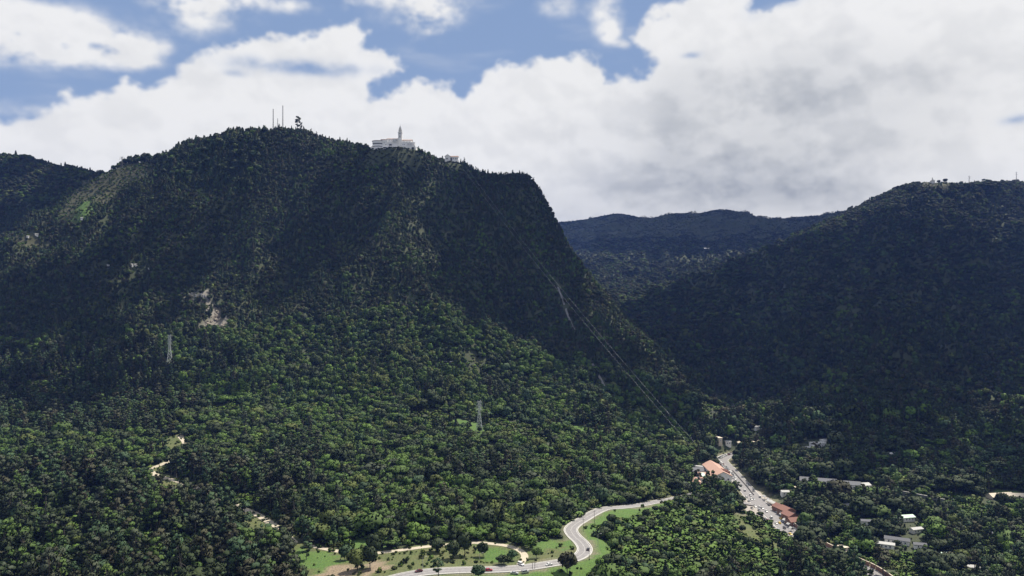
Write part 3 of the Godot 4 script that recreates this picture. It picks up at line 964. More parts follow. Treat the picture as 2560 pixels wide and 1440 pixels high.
func grow(kind: int, seed_: int) -> Array:   # [crown, trunk] of one tree in metres
	var rg := RandomNumberGenerator.new()
	rg.seed = seed_
	var s := Shape.new()
	var t := Shape.new()
	match kind:
		0:   # round broadleaf tree, 8 m
			var ends := []
			var lean := Vector3(rg.randfn() * 0.4, 0, rg.randfn() * 0.4)
			var hub := Vector3(0, 3.4, 0) + lean
			clump(s, Vector3(0, 4.3, 0) + lean, Vector3(3.3, 2.5, 3.3), rg, 90, 0.5, true, hub)
			for k in 17:
				var a := TAU * k * 0.618 + rg.randf() * 0.5
				var up := -0.15 + 1.1 * k / 17.0
				var flat := sqrt(maxf(0.0, 1.0 - up * up)) * (0.8 + 0.3 * rg.randf())
				var e := Vector3(cos(a) * 3.0 * flat, 4.3 + up * 2.3, sin(a) * 3.0 * flat) + lean
				var r := 0.75 + 0.65 * rg.randf()
				clump(s, e, Vector3(r * 1.2, r * 0.9, r * 1.2), rg, 14, 0.40, r > 1.05, hub)
				if k % 4 == 0:
					ends.append(e)
			limbs(t, Vector3(lean.x * 0.5, 3.4, lean.z * 0.5), 0.26, ends)
		1:   # wide flat-topped tree in layers
			var ends := []
			for k in 13:
				var a := TAU * k / 6.5 + rg.randf()
				var ringr := 1.2 + 3.2 * sqrt(rg.randf())
				var e := Vector3(cos(a) * ringr, 5.4 - ringr * 0.35 + rg.randfn() * 0.45, sin(a) * ringr)
				var r := 1.1 + 0.6 * rg.randf()
				clump(s, e, Vector3(r * 1.4, r * 0.5, r * 1.4), rg, 26, 0.42, true, Vector3(0, 2.0, 0))
				if k % 2 == 0:
					ends.append(e)
			limbs(t, Vector3(rg.randfn() * 0.3, 3.6, 0), 0.24, ends)
		2:   # tall eucalyptus, 20 m, sparse crown on a pale trunk
			var ends := []
			var lean := Vector3(rg.randfn() * 1.1, 0, rg.randfn() * 1.1)
			for k in 17:
				var y := 7.5 + 12.0 * k / 17.0 + rg.randfn() * 0.7
				var spread := 1.3 + 2.1 * sin(PI * clampf((y - 5.0) / 15.5, 0.0, 1.0))
				var a := rg.randf() * TAU
				var ringr := spread * (0.55 + 0.6 * rg.randf())
				var e := Vector3(cos(a) * ringr, y, sin(a) * ringr) + lean * (y / 20.0)
				var r := 0.95 + 0.75 * rg.randf()
				clump(s, e, Vector3(r * 1.15, r * 0.85, r * 1.15), rg, 24, 0.44, k % 2 == 0, Vector3(lean.x * 0.5, y - 2.0, lean.z * 0.5))
				if k % 2 == 0:
					ends.append(e)
			limbs(t, Vector3(lean.x * 0.8, 15.5, lean.z * 0.8), 0.34, ends)
		3:   # conical cypress or pine, 13 m
			var wide := 1.9 + 0.7 * rg.randf()
			for k in 26:
				var f := k / 26.0
				var y := 1.5 + 11.4 * f
				var ringr := wide * pow(1.0 - f, 0.75) * (0.75 + 0.5 * rg.randf()) * minf(1.0, 0.5 + f * 4.0)
				var a := k * 2.4 + rg.randf() * 0.5
				var r := 0.55 + 0.95 * (1.0 - f) * (0.7 + 0.5 * rg.randf())
				clump(s, Vector3(cos(a) * ringr, y, sin(a) * ringr), Vector3(r, r * 0.95, r), rg, 12, 0.34, false, Vector3(0, y - 1.2, 0))
			s.tint = Color(0.9, 0.9, 0.9)
			s.bar(Vector3(0, 1.0, 0), Vector3(0, 12.6, 0), wide * 0.75, 0.2, 7)
			t.bar(Vector3(0, -1.5, 0), Vector3(0, 4.0, 0), 0.22, 0.15, 6, false)
		4:   # bush
			for k in 6:
				var a := TAU * k / 5.0 + rg.randf()
				var ringr := 1.0 * rg.randf() + 0.3
				var r := 0.5 + 0.4 * rg.randf()
				clump(s, Vector3(cos(a) * ringr, 0.7 + 0.8 * rg.randf(), sin(a) * ringr), Vector3(r, r * 1.1, r), rg, 26, 0.30, k % 2 == 0, Vector3(0, 0.1, 0))
			for k in 4:
				t.bar(Vector3(0, -0.8, 0), Vector3(rg.randfn() * 0.5, 0.9, rg.randfn() * 0.5), 0.06, 0.03, 4, false)
	return [s, t]


const KIND_NAMES := ["broadleaf_tree", "flat_topped_tree", "eucalyptus_tree", "cypress_tree", "bush"]
const VARIANTS := [7, 4, 5, 4, 4]
# base colours of the leaves (linear): name, colour
const LEAF := [
	["dark green", Color(0.034, 0.052, 0.019)],
	["mid green", Color(0.070, 0.120, 0.026)],
	["olive green", Color(0.088, 0.114, 0.029)],
	["bluish green", Color(0.050, 0.090, 0.040)],
	["brownish green", Color(0.053, 0.055, 0.029)],
	["fresh green", Color(0.094, 0.165, 0.027)],
	["grey green", Color(0.062, 0.078, 0.046)],
	["yellow green", Color(0.115, 0.155, 0.036)],
	["golden yellow", Color(0.300, 0.200, 0.030)],
]
var crowns: Array = []      # kind -> variants: [crown mesh, trunk mesh, both]
var leaf_mats: Array = []
var any_leaf: StandardMaterial3D
var bark: StandardMaterial3D
var pale_bark: StandardMaterial3D


func leafy(key: String, c: Color) -> StandardMaterial3D:
	var m := StandardMaterial3D.new()
	m.resource_name = key
	m.albedo_color = c
	m.vertex_color_use_as_albedo = true
	m.roughness = 0.75
	m.metallic_specular = 0.35
	m.backlight_enabled = true
	m.backlight = Color(0.52, 0.60, 0.30)
	return m


func grow_all() -> void:
	make_ball()
	bark = paint("bark", lin(0.055, 0.046, 0.034), 0.9)
	pale_bark = paint("pale bark", lin(0.11, 0.098, 0.082), 0.85)
	any_leaf = leafy("leaves", Color.WHITE)
	for l in LEAF:
		leaf_mats.append(leafy("leaves " + l[0], Color(l[1].r, l[1].g, l[1].b).linear_to_srgb()))
	for kind in 5:
		var list := []
		for k in VARIANTS[kind]:
			var g := grow(kind, 100 * kind + k + 1)
			var both := ArrayMesh.new()
			g[0].add_to(both, true)
			g[1].add_to(both)
			both.surface_set_material(0, any_leaf)
			both.surface_set_material(1, pale_bark if kind == 2 else bark)
			list.append([g[0].mesh(true), g[1].mesh(), both])
		crowns.append(list)


var tree_k := PackedInt32Array()      # kind * 16 + variant
var tree_c := PackedInt32Array()      # leaf colour
var tree_p := PackedVector3Array()
var tree_s := PackedVector2Array()    # width and height scale


func plant(kind: int, p: Vector3, w: float, h: float, leaf: int) -> void:
	tree_k.append(kind * 16 + rng.randi() % int(VARIANTS[kind]))
	tree_c.append(leaf)
	tree_p.append(p)
	tree_s.append(Vector2(w, h))


func pick(weights: Array) -> int:
	var total := 0.0
	for w in weights:
		total += w
	var r := rng.randf() * total
	for k in weights.size():
		r -= weights[k]
		if r <= 0.0:
			return k
	return 0


func hidden(p: Vector3, top: float) -> bool:
	# whether the land stands well in front of a tree of that height
	var d := -p.z
	var y := p.y + top + 14.0
	for k in range(1, 15):
		var t := 1.0 - k * 0.022 - 0.0012 * k * k
		if height(p.x * t, d * t) > EYE + (y - EYE) * t:
			return true
	return false


func scatter() -> void:
	var d := 385.0
	while d < 4980.0:
		var s := 4.5 if d < 720.0 else 4.8 if d < 1050.0 else 5.5 if d < 1750.0 else 7.4 if d < 3300.0 else 11.0
		var x := -0.72 * d - 15.0
		while x < 0.72 * d + 15.0:
			var px := x + rng.randf_range(-0.45, 0.45) * s
			var pd := d + rng.randf_range(-0.45, 0.45) * s
			x += s
			if pd > 3300.0 and (px / pd * F < 60.0 or px / pd * F > 900.0):
				continue
			var c := cover_at(px, pd)
			var extra := 0
			if pd > 1050.0 and pd < 3300.0 and c == FOREST:      # a steep side carries more trees than its plan shows
				var rise := (height(px, pd + 8.0) - height(px, pd - 8.0)) / 16.0
				extra = int(clampf(rise * 1.6 - 0.6, 0.0, 4.0) + rng.randf())
			if c == TARMAC or c == BARE or c == ROCK:
				continue
			var y := height(px, pd)
			var u := 1280.0 + px / pd * F
			var v := 720.0 - (y - EYE) / pd * F
			var wide := wide_noise.get_noise_2d(px, pd)
			var patch := gully_noise.get_noise_2d(px * 2.3 + 900.0, pd * 2.3)
			var p := Vector3(px, y, -pd)
			if c != FOREST:
				if pd < 434.0 and u > 870.0 and u < 1500.0 and c != MEADOW:
					continue
				var chance := 0.72 if pd > 1300.0 else 0.14 if c == GRASS else 0.80 if c == SCRUB else 0.50 if c == MEADOW else 0.05
				if pd > 1300.0 and c == SCRUB:
					plant(0, p, rng.randf_range(0.45, 0.75), rng.randf_range(0.35, 0.6), [0, 4, 2, 0][rng.randi() % 4])
				elif rng.randf() < chance * (0.45 if patch < 0.0 and c == MEADOW and pd < 1300.0 else 1.0):
					var k := rng.randf_range(0.6, 1.9) if pd > 1300.0 else rng.randf_range(0.12, 0.5) * (1.0 + 1.2 * clampf(patch * 2.5, 0.0, 1.0)) if c != SCRUB else rng.randf_range(1.0, 2.1)
					plant(4, p, k * (2.0 if c == SCRUB else 1.0), k * rng.randf_range(0.8, 1.25) * (0.8 if c == SCRUB else 1.0), [5, 5, 1, 5, 2][rng.randi() % 5] if c == SCRUB and pd < 1300.0 else [0, 1, 2, 5, 1, 7][rng.randi() % 6])
				elif c == SCRUB and pd < 1300.0 and rng.randf() < 0.6:
					plant(0, p, rng.randf_range(0.5, 0.95), rng.randf_range(0.5, 1.0), [0, 0, 3, 1][rng.randi() % 4])
				elif c == MEADOW and rng.randf() < 0.012 and pd < 1100.0:
					plant(0, p, 0.7, 0.8, 0)
				continue
			if pd > 1150.0 and hidden(p, 12.0):
				continue
			if pd < 436.0 and u > 870.0 and u < 1480.0:
				continue
			# stands of one kind and colour, a few tens of metres wide
			var stand := absf(stand_noise.get_noise_2d(px, pd)) * 997.0
			var lot := stand - floorf(stand)
			if lot > 0.66 and lot < 0.75 and pd < 1120.0:      # an opening with low scrub
				if rng.randf() < 0.8:
					var low := rng.randf_range(0.7, 1.6)
					plant(4, p, low * 1.7, low * rng.randf_range(0.6, 1.0), [5, 1, 5, 2, 7][rng.randi() % 5])
				continue
			var mix := [0.74, 0.05, 0.02, 0.04, 0.15]
			var big := 1.0
			var colours := [0.13, 0.52, 0.12, 0.12, 0.0, 0.10, 0.02, 0.02]
			if pd > 1750.0 or (u > 1650.0 and pd > 1100.0):      # the mountain across the valley
				mix = [0.85, 0.02, 0.05, 0.06, 0.02]
				big = 1.0 if pd < 1750.0 else 1.15 if pd < 3300.0 else 1.35 if pd < 4200.0 else 0.85
				colours = [0.48, 0.06, 0.08, 0.08, 0.32, 0.01, 0.03, 0.0]
			elif u > 1740.0:       # valley floor
				mix = [0.62, 0.03, 0.18, 0.08, 0.09]
				colours = [0.40, 0.22, 0.10, 0.14, 0.08, 0.08, 0.06, 0.02]
				big = 1.25
			elif v < 470.0 and u > 395.0 and u < 665.0:
				mix = [0.2, 0.0, 0.0, 0.8, 0.0]
				big = 1.2
				colours = [0.7, 0.05, 0.05, 0.2, 0.0, 0.0, 0.0, 0.0]
			elif pd > 1180.0:      # upper slope
				mix = [0.70, 0.03, 0.07, 0.12, 0.08]
				colours = [0.46, 0.08, 0.08, 0.04, 0.34, 0.02, 0.03, 0.01]
				big = 0.74
			elif u < 430.0 and v < 1090.0:
				mix = [0.45, 0.05, 0.42, 0.02, 0.06]
				colours = [0.30, 0.12, 0.14, 0.12, 0.22, 0.02, 0.10, 0.0]
			elif u < 760.0 and v > 1170.0:
				mix = [0.36, 0.07, 0.10 + 0.30 * clampf(patch * 2.0 + 0.4, 0.0, 1.0), 0.04, 0.24]
				colours = [0.32, 0.30, 0.10, 0.14, 0.03, 0.14, 0.03, 0.03]
			if patch > 0.15:
				colours[0] *= 2.0
				colours[4] *= 1.3
			elif patch < -0.22:
				colours[1] *= 1.8
				colours[5] *= 2.6
				colours[7] *= 1.5
			if wide > 0.25:
				mix[4] *= 2.0
			elif wide < -0.25:
				mix[3] *= 2.2
			if lot < 0.34:
				colours[[0, 1, 1, 1, 2, 3, 0, 5][int(lot * 8.0 / 0.34) % 8]] += 1.1
			elif lot < 0.42:
				mix[2] += 0.6 if pd < 1500.0 else 0.2
				mix[3] += 0.2
				colours[0] += 0.4
			elif lot < 0.52:
				mix[4] += 1.0 if pd < 1500.0 else 0.2
				colours[5] += 0.3
			elif lot < 0.66:
				big *= 1.3
				colours[0] += 0.6
			var kind := pick(mix)
			var k := big * (rng.randf_range(0.55, 1.02) if pd < 1100.0 else rng.randf_range(0.62, 1.25))
			if rng.randf() < 0.09 and pd < 1100.0:
				k *= 1.65
			if kind == 2:
				k = rng.randf_range(0.5, 0.95) * (1.0 if pd < 1100.0 else 0.6) * (1.25 if u < 760.0 and v > 1170.0 else 1.0)
			elif kind == 3:
				k = rng.randf_range(0.55, 1.05) * (rng.randf_range(0.7, 1.35) if v < 470.0 and u < 665.0 else 1.0)
			elif kind == 4:
				k = rng.randf_range(0.9, 2.0)
			var leaf := pick(colours)
			if kind == 2:
				leaf = [4, 6, 0, 3, 1][pick([0.14, 0.16, 0.34, 0.22, 0.14])]
			elif kind == 3:
				leaf = [0, 3, 4][pick([0.6, 0.25, 0.15])]
			elif kind == 4 and rng.randf() < 0.4:
				leaf = [5, 1, 2][rng.randi() % 3]
			var squat := 0.7 if pd > 3300.0 else 1.3 if kind != 3 and pd > 950.0 and pd < 1800.0 else 1.0
			var slim := 0.88 if pd > 950.0 and pd < 1800.0 else 1.0
			if v < 470.0 and u > 395.0 and u < 665.0:
				slim = 1.25
			plant(kind, p, k * slim * rng.randf_range(0.95, 1.25), k * rng.randf_range(0.8, 1.3) * squat, leaf)
			for e in extra:
				var ex := px + rng.randf_range(-0.5, 0.5) * s
				var ed := pd + rng.randf_range(-0.5, 0.5) * s
				plant(kind, Vector3(ex, height(ex, ed), -ed), k * slim * rng.randf_range(0.8, 1.15), k * rng.randf_range(0.7, 1.1) * squat, pick(colours))
		d += s


func place_trees() -> void:
	# the trees that show largest are things of their own, the rest is forest
	var order: Array = [[], [], [], [], []]
	for k in tree_k.size():
		var p := tree_p[k]
		var d := -p.z
		var u := 1280.0 + p.x / d * F
		var v := 720.0 - (p.y + 3.0 - EYE) / d * F
		if d < 640.0 and u > 5.0 and u < 2555.0 and v > 900.0 and v < 1436.0:
			order[tree_k[k] / 16].append([tree_s[k].y / d, k])
	var own := {}
	var many := [290, 150, 200, 90, 220]
	var shape := ["round-crowned tree", "flat-topped tree", "tall sparse eucalyptus", "narrow conical cypress", "rounded bush"]
	var marks := {"the winding road": lanes["winding"][0], "the dirt trail": lanes["trail"][0], "the hillside path": lanes["climb"][0], "the avenue": lanes["avenue"][0]}
	for kind in 5:
		order[kind].sort_custom(func(a, b): return a[0] > b[0])
		for q in mini(many[kind], order[kind].size()):
			var k: int = order[kind][q][1]
			own[k] = true
			var g: Array = crowns[kind][tree_k[k] % 16]
			var c := tree_c[k]
			var close := 1e9
			var beside := ""
			for name_ in marks:
				for q2 in marks[name_]:
					var away := Vector2(q2.x - tree_p[k].x, q2.z - tree_p[k].z).length()
					if away < close:
						close = away
						beside = name_
			var where := "right beside " if close < 14.0 else "a few steps from " if close < 35.0 else "in the forest nearest to " if close < 90.0 else "deep in the forest, well away from "
			var tall := tree_s[k].y
			var size := "small " if tall < 0.75 else "large " if tall > 1.15 else "medium "
			var o := thing(KIND_NAMES[kind], "%s%s %s %s" % [size, LEAF[c][0], shape[kind], where + beside], "bush" if kind == 4 else "tree", tree_p[k], rng.randf() * TAU, "%s %s" % [LEAF[c][0], KIND_NAMES[kind].replace("_", " ") + ("es" if kind == 4 else "s")])
			o.scale = Vector3(tree_s[k].x, tree_s[k].y, tree_s[k].x)
			part("crown" if kind != 4 else "foliage", g[0], leaf_mats[c], o)
			part("trunk" if kind != 4 else "stem", g[1], pale_bark if kind == 2 else bark, o)
	var lists := {}
	for k in tree_k.size():
		if not own.has(k):
			if not lists.has(tree_k[k]):
				lists[tree_k[k]] = PackedInt32Array()
			lists[tree_k[k]].append(k)
	var forest := Node3D.new()
	forest.name = "forest"
	add_child(forest)
	tag(forest, "dense mixed green forest covering the mountainsides and the valley", "forest", "", "stuff")
	for key in lists:
		var list: PackedInt32Array = lists[key]
		var mm := MultiMesh.new()
		mm.transform_format = MultiMesh.TRANSFORM_3D
		mm.use_colors = true
		mm.mesh = crowns[key / 16][key % 16][2]
		mm.instance_count = list.size()
		for j in list.size():
			var k := list[j]
			var b := Basis(Vector3.UP, rng.randf() * TAU).scaled_local(Vector3(tree_s[k].x, tree_s[k].y, tree_s[k].x))
			mm.set_instance_transform(j, Transform3D(b, tree_p[k]))
			var c: Color = LEAF[tree_c[k]][1]
			var w := rng.randf_range(0.88, 1.12)
			mm.set_instance_color(j, Color(c.r * w * rng.randf_range(0.94, 1.06), c.g * w, c.b * w * rng.randf_range(0.94, 1.06)))
		var o := MultiMeshInstance3D.new()
		o.name = KIND_NAMES[key / 16]
		o.multimesh = mm
		o.set_meta("kind", "stuff")
		forest.add_child(o, true)
	print("trees ", tree_k.size(), " own ", own.size())


# ---------------------------------------------------------------- clouds that shade the mountains
func shade_cloud(px: float, py: float, half_x: float, half_z: float, lumps: int, seed_: int, high := 1250.0) -> void:
	# a cloud over the point where its shadow falls, along the line to the sun
	var rg := RandomNumberGenerator.new()
	rg.seed = seed_
	var p := ground(px, py)
	var c := p + SUN * ((high - p.y) / SUN.y)
	var s := Shape.new()
	for k in lumps:
		var a := rg.randf() * TAU
		var r := sqrt(rg.randf())
		var e := Vector3(cos(a) * r * half_x, rg.randf() * 60.0, sin(a) * r * half_z)
		var size := (0.30 - 0.17 * r) * minf(half_x, half_z) * (0.7 + 0.6 * rg.randf())
		var o := Vector3(rg.randf(), rg.randf(), rg.randf()) * 90.0
		var q := PackedVector3Array()
		for b in ball_v:
			q.append(e + b * Vector3(size, size * 0.5, size) * (1.0 + 0.5 * fine_noise.get_noise_3dv(b * 40.0 + o)))
		for f in ball_f:
			s.tri_n(q[f[0]], q[f[1]], q[f[2]], ball_v[f[0]], ball_v[f[1]], ball_v[f[2]])
	var m := paint("cloud", lin(0.9, 0.9, 0.9), 1.0)
	var o := structure("cloud", s.mesh(), m, "white cumulus cloud drifting over the mountain and shading it")
	o.position = c


# ---------------------------------------------------------------- roads and paths
func build_roads() -> void:
	var tar := grainy("asphalt", lin(0.22, 0.212, 0.216), 0.85, grain(8, 0.02, 0.80, 1.14), 0.07)
	var dirt := grainy("packed earth", lin(0.46, 0.41, 0.32), 0.95, grain(9, 0.03, 0.75, 1.15), 0.12)
	var stone := grainy("kerb stone", lin(0.50, 0.49, 0.46), 0.9, grain(12, 0.03, 0.85, 1.1), 0.2)
	var white := paint("road paint", lin(0.62, 0.62, 0.60), 0.7)
	var w: PackedVector3Array = lanes["winding"][0]
	structure("winding_road", ribbon(w, lanes["winding"][1], 0.22).mesh(), tar, "pale grey winding road")
	for side in [-1.0, 1.0]:
		structure("kerb", ribbon(w, 0.28, 0.36, -1, -1, side * 4.6).mesh(), stone, "pale kerb along the winding road")
		structure("road_marking", ribbon(w, 0.10, 0.225, -1, -1, side * 3.7).mesh(), white, "white edge line on the winding road")
	structure("road_marking", ribbon(w, 0.06, 0.226).mesh(), white, "centre line on the winding road")
	var v: PackedVector3Array = lanes["avenue"][0]
	structure("avenue", ribbon(v, lanes["avenue"][1], 0.20).mesh(), tar, "wide grey avenue in the valley")
	for side in [-1.0, 1.0]:
		structure("kerb", ribbon(v, 0.3, 0.34, -1, -1, side * 7.9).mesh(), stone, "pale kerb along the avenue")
	structure("side_road", ribbon(lanes["side"][0], lanes["side"][1], 0.16).mesh(), tar, "short grey road joining winding road and avenue")
	var yard := Shape.new()      # the square beside the avenue
	var ring := [[1858, 1222], [1893, 1226], [1930, 1250], [1958, 1278], [1985, 1312], [2006, 1342], [1990, 1352], [1955, 1338], [1925, 1322], [1895, 1304], [1868, 1286], [1858, 1262], [1854, 1240]]
	var mid := at(1905, 1270, EYE * F / 550.0)
	for k in ring.size():
		var a: Array = ring[k]
		var b: Array = ring[(k + 1) % ring.size()]
		yard.tri(mid + Vector3(0, 0.13, 0), at(b[0], b[1], EYE * F / (b[1] - 720.0)) + Vector3(0, 0.13, 0), at(a[0], a[1], EYE * F / (a[1] - 720.0)) + Vector3(0, 0.13, 0))
	structure("square_pavement", yard.mesh(), grainy("old paving", lin(0.34, 0.31, 0.28), 0.9, grain(13, 0.03, 0.8, 1.15), 0.1), "pale paved square beside the avenue")
	structure("dirt_trail", ribbon(lanes["trail"][0], lanes["trail"][1], 0.18).mesh(), dirt, "pale dirt trail across the meadow")
	structure("hillside_path", ribbon(lanes["climb"][0], lanes["climb"][1], 0.18).mesh(), dirt, "pale dirt path climbing through the forest")
	# clear ground for what stands between the trees
	for q in [[2040, 1112, 24], [2030, 1118, 14], [2060, 1118, 14], [2055, 1214, 26], [2090, 1226, 22], [2150, 1218, 16], [2180, 1226, 12], [2115, 1220, 20], [2260, 1240, 10], [2290, 1246, 10], [2320, 1252, 10], [2350, 1258, 10], [2265, 1298, 12], [2215, 1364, 12], [2240, 1356, 12], [2106, 1380, 9],
			[2500, 1244, 16], [2540, 1244, 16], [1795, 1104, 8], [1820, 1108, 8], [1850, 1118, 8], [1888, 1110, 8], [1893, 1070, 8], [2185, 1082, 8], [1995, 1224, 8], [1198, 1078, 9], [424, 908, 8], [92, 590, 6], [70, 596, 5], [107, 640, 5], [335, 666, 7], [268, 668, 5], [371, 675, 5], [205, 548, 5],
			[2330, 452, 20], [1775, 1178, 12], [2075, 1222, 14], [2300, 1360, 8], [2380, 1330, 8], [2440, 1165, 8], [2120, 1268, 9], [2165, 1308, 9], [2290, 1328, 10], [2352, 1392, 9], [2432, 1424, 9], [1962, 1234, 8], [2226, 1138, 10], [2482, 1338, 10], [1750, 1168, 6], [1975, 1290, 12]]:
		var g := ground(q[0], q[1])
		mark(PackedVector3Array([g, g + Vector3(-g.x, 0, -g.z).normalized() * 9.0, g + Vector3(-g.x, 0, -g.z).normalized() * 18.0]), q[2] * 0.9, BARE if g.z < -1400.0 else MEADOW)
	mark(smooth_line([at(940, 374, 1540), at(1035, 374, 1540)], 8.0), 22.0, SCRUB)
	mark(smooth_line([at(1112, 407, 1562), at(1145, 407, 1562)], 8.0), 14.0, SCRUB)
	mark(smooth_line([at(945, 374, 1566), at(1030, 374, 1562)], 8.0), 17.0, BARE)
	mark(smooth_line([at(1118, 407, 1580), at(1140, 407, 1580)], 8.0), 10.0, BARE)
	for l in [[[1395, 718], [1405, 745], [1415, 775], [1425, 803], [1438, 830]], [[1478, 905], [1492, 930], [1505, 955], [1515, 976]]]:
		mark(smooth_line(l.map(func(q): return ground(q[0], q[1])), 4.0), 4.5, ROCK)


# ---------------------------------------------------------------- vehicles
func car_mesh(kind: String) -> Array:   # [body, windows, wheel, lamp, tail lamp]; the front looks along -z
	var b := Shape.new()
	var g := Shape.new()
	var l := 2.1
	var w := 0.86
	var prof: Array       # side outline of the painted body: z, y
	var cab: Array        # z of the windscreen's foot and top, rear window's top and foot, roof height
	match kind:
		"hatchback":
			prof = [[-2.0, 0.35], [-2.05, 0.62], [-1.75, 0.80], [-0.95, 0.92], [1.85, 0.98], [2.0, 0.70], [1.98, 0.35]]
			cab = [-0.95, -0.25, 1.45, 1.88, 1.50]
		"sedan":
			prof = [[-2.15, 0.35], [-2.2, 0.60], [-1.9, 0.78], [-1.0, 0.90], [1.35, 0.95], [2.15, 0.92], [2.2, 0.60], [2.15, 0.35]]
			cab = [-1.0, -0.25, 0.95, 1.60, 1.42]
		"pickup":
			prof = [[-2.5, 0.45], [-2.55, 0.80], [-2.3, 1.00], [-1.2, 1.08], [0.6, 1.10], [2.5, 1.08], [2.55, 0.60], [2.5, 0.45]]
			cab = [-1.2, -0.65, 0.45, 0.65, 1.78]
			l = 2.5
		_:   # jeep and van
			prof = [[-2.2, 0.45], [-2.25, 0.80], [-2.05, 1.00], [-1.15, 1.06], [2.15, 1.10], [2.2, 0.70], [2.15, 0.45]]
			cab = [-1.15, -0.75, 1.95, 2.13, 1.86]
	for k in prof.size():
		var p: Array = prof[k]
		var q: Array = prof[(k + 1) % prof.size()]
		b.quad(Vector3(w, p[1], p[0]), Vector3(w, q[1], q[0]), Vector3(-w, q[1], q[0]), Vector3(-w, p[1], p[0]))
	for k in range(1, prof.size() - 1):
		for s in [1.0, -1.0]:
			var a := Vector3(s * w, prof[0][1], prof[0][0])
			var p := Vector3(s * w, prof[k][1], prof[k][0])
			var q := Vector3(s * w, prof[k + 1][1], prof[k + 1][0])
			if s > 0:
				b.tri(a, q, p)
			else:
				b.tri(a, p, q)
	var y0 := 0.93 if kind in ["hatchback", "sedan"] else 1.07
	var t := w - 0.17
	b.hull([Vector3(-w + 0.04, y0 - 0.06, cab[3]), Vector3(w - 0.04, y0 - 0.06, cab[3]), Vector3(w - 0.04, y0 - 0.06, cab[0]), Vector3(-w + 0.04, y0 - 0.06, cab[0]),
		Vector3(-t, cab[4], cab[2]), Vector3(t, cab[4], cab[2]), Vector3(t, cab[4], cab[1]), Vector3(-t, cab[4], cab[1])])
	for s in [1.0, -1.0]:     # side windows, windscreen, rear window, each a little proud of the cabin
		for span in [[0.06, 0.47], [0.53, 0.94]]:
			var lo := []
			for e in [[span[0], 0.12], [span[1], 0.12], [span[1], 0.82], [span[0], 0.82]]:
				var z := lerpf(lerpf(cab[0], cab[3], e[0]), lerpf(cab[1], cab[2], e[0]), e[1])
				lo.append(Vector3(s * (lerpf(w - 0.04, t, e[1]) + 0.012), lerpf(y0, cab[4], e[1]), z))
			if s > 0:
				g.quad(lo[1], lo[0], lo[3], lo[2])
			else:
				g.quad(lo[0], lo[1], lo[2], lo[3])
	for e in [[cab[0], cab[1], -0.012], [cab[3], cab[2], 0.012]]:
		var c := []
		for q in [[-1.0, 0.1], [1.0, 0.1], [1.0, 0.88], [-1.0, 0.88]]:
			c.append(Vector3(q[0] * (lerpf(w - 0.04, t, q[1]) - 0.09), lerpf(y0, cab[4], q[1]) + 0.012, lerpf(e[0], e[1], q[1]) + e[2]))
		if e[2] < 0:
			g.quad(c[1], c[0], c[3], c[2])
		else:
			g.quad(c[0], c[1], c[2], c[3])
	var wheel := Shape.new()
	wheel.bar(Vector3(-0.11, 0, 0), Vector3(0.11, 0, 0), 0.33, 0.33, 10)
	var lamp := Shape.new()
	lamp.box(Vector3(-0.16, -0.08, -0.04), Vector3(0.16, 0.08, 0.04))
	return [b.mesh(), g.mesh(), wheel.mesh(), lamp.mesh(), l]


var car_shapes := {}


func car(kind: String, colour: String, paint_: Material, where: Vector3, turn: float, label: String, group := "", parts_ := true) -> Node3D:
	if not car_shapes.has(kind):
		car_shapes[kind] = car_mesh(kind)
	var m: Array = car_shapes[kind]
	var o := thing("car" if kind in ["hatchback", "sedan"] else kind, label, "car", where, turn, group)
	part("body", m[0], paint_, o)
	part("window", m[1], paint("car glass", lin(0.02, 0.022, 0.025), 0.08), o)
	var tyre := paint("tyre", lin(0.02, 0.02, 0.02), 0.9)
	for x in [-0.78, 0.78]:
		for z in [-0.62, 0.62]:
			var q := part("wheel", m[2], tyre, o)
			q.position = Vector3(x, 0.33, z * float(m[4]))
		if parts_:
			var h := part("headlight", m[3], paint("lamp glass", lin(0.7, 0.7, 0.68), 0.2), o)
			h.position = Vector3(x * 0.78, 0.68, -float(m[4]) + 0.06)
			var r := part("tail_light", m[3], paint("tail lamp", lin(0.25, 0.01, 0.01), 0.3), o)
			r.position = Vector3(x * 0.80, 0.78, float(m[4]) - 0.04)
	return o


func along(lane: String, p: Vector3) -> Array:   # nearest point of a lane: [index, heading]
	var l: PackedVector3Array = lanes[lane][0]
	var best := 0
	for k in l.size():
		if Vector2(l[k].x - p.x, l[k].z - p.z).length() < Vector2(l[best].x - p.x, l[best].z - p.z).length():
			best = k
	var t := l[mini(best + 1, l.size() - 1)] - l[maxi(best - 1, 0)]
	return [best, atan2(-t.x, -t.z)]


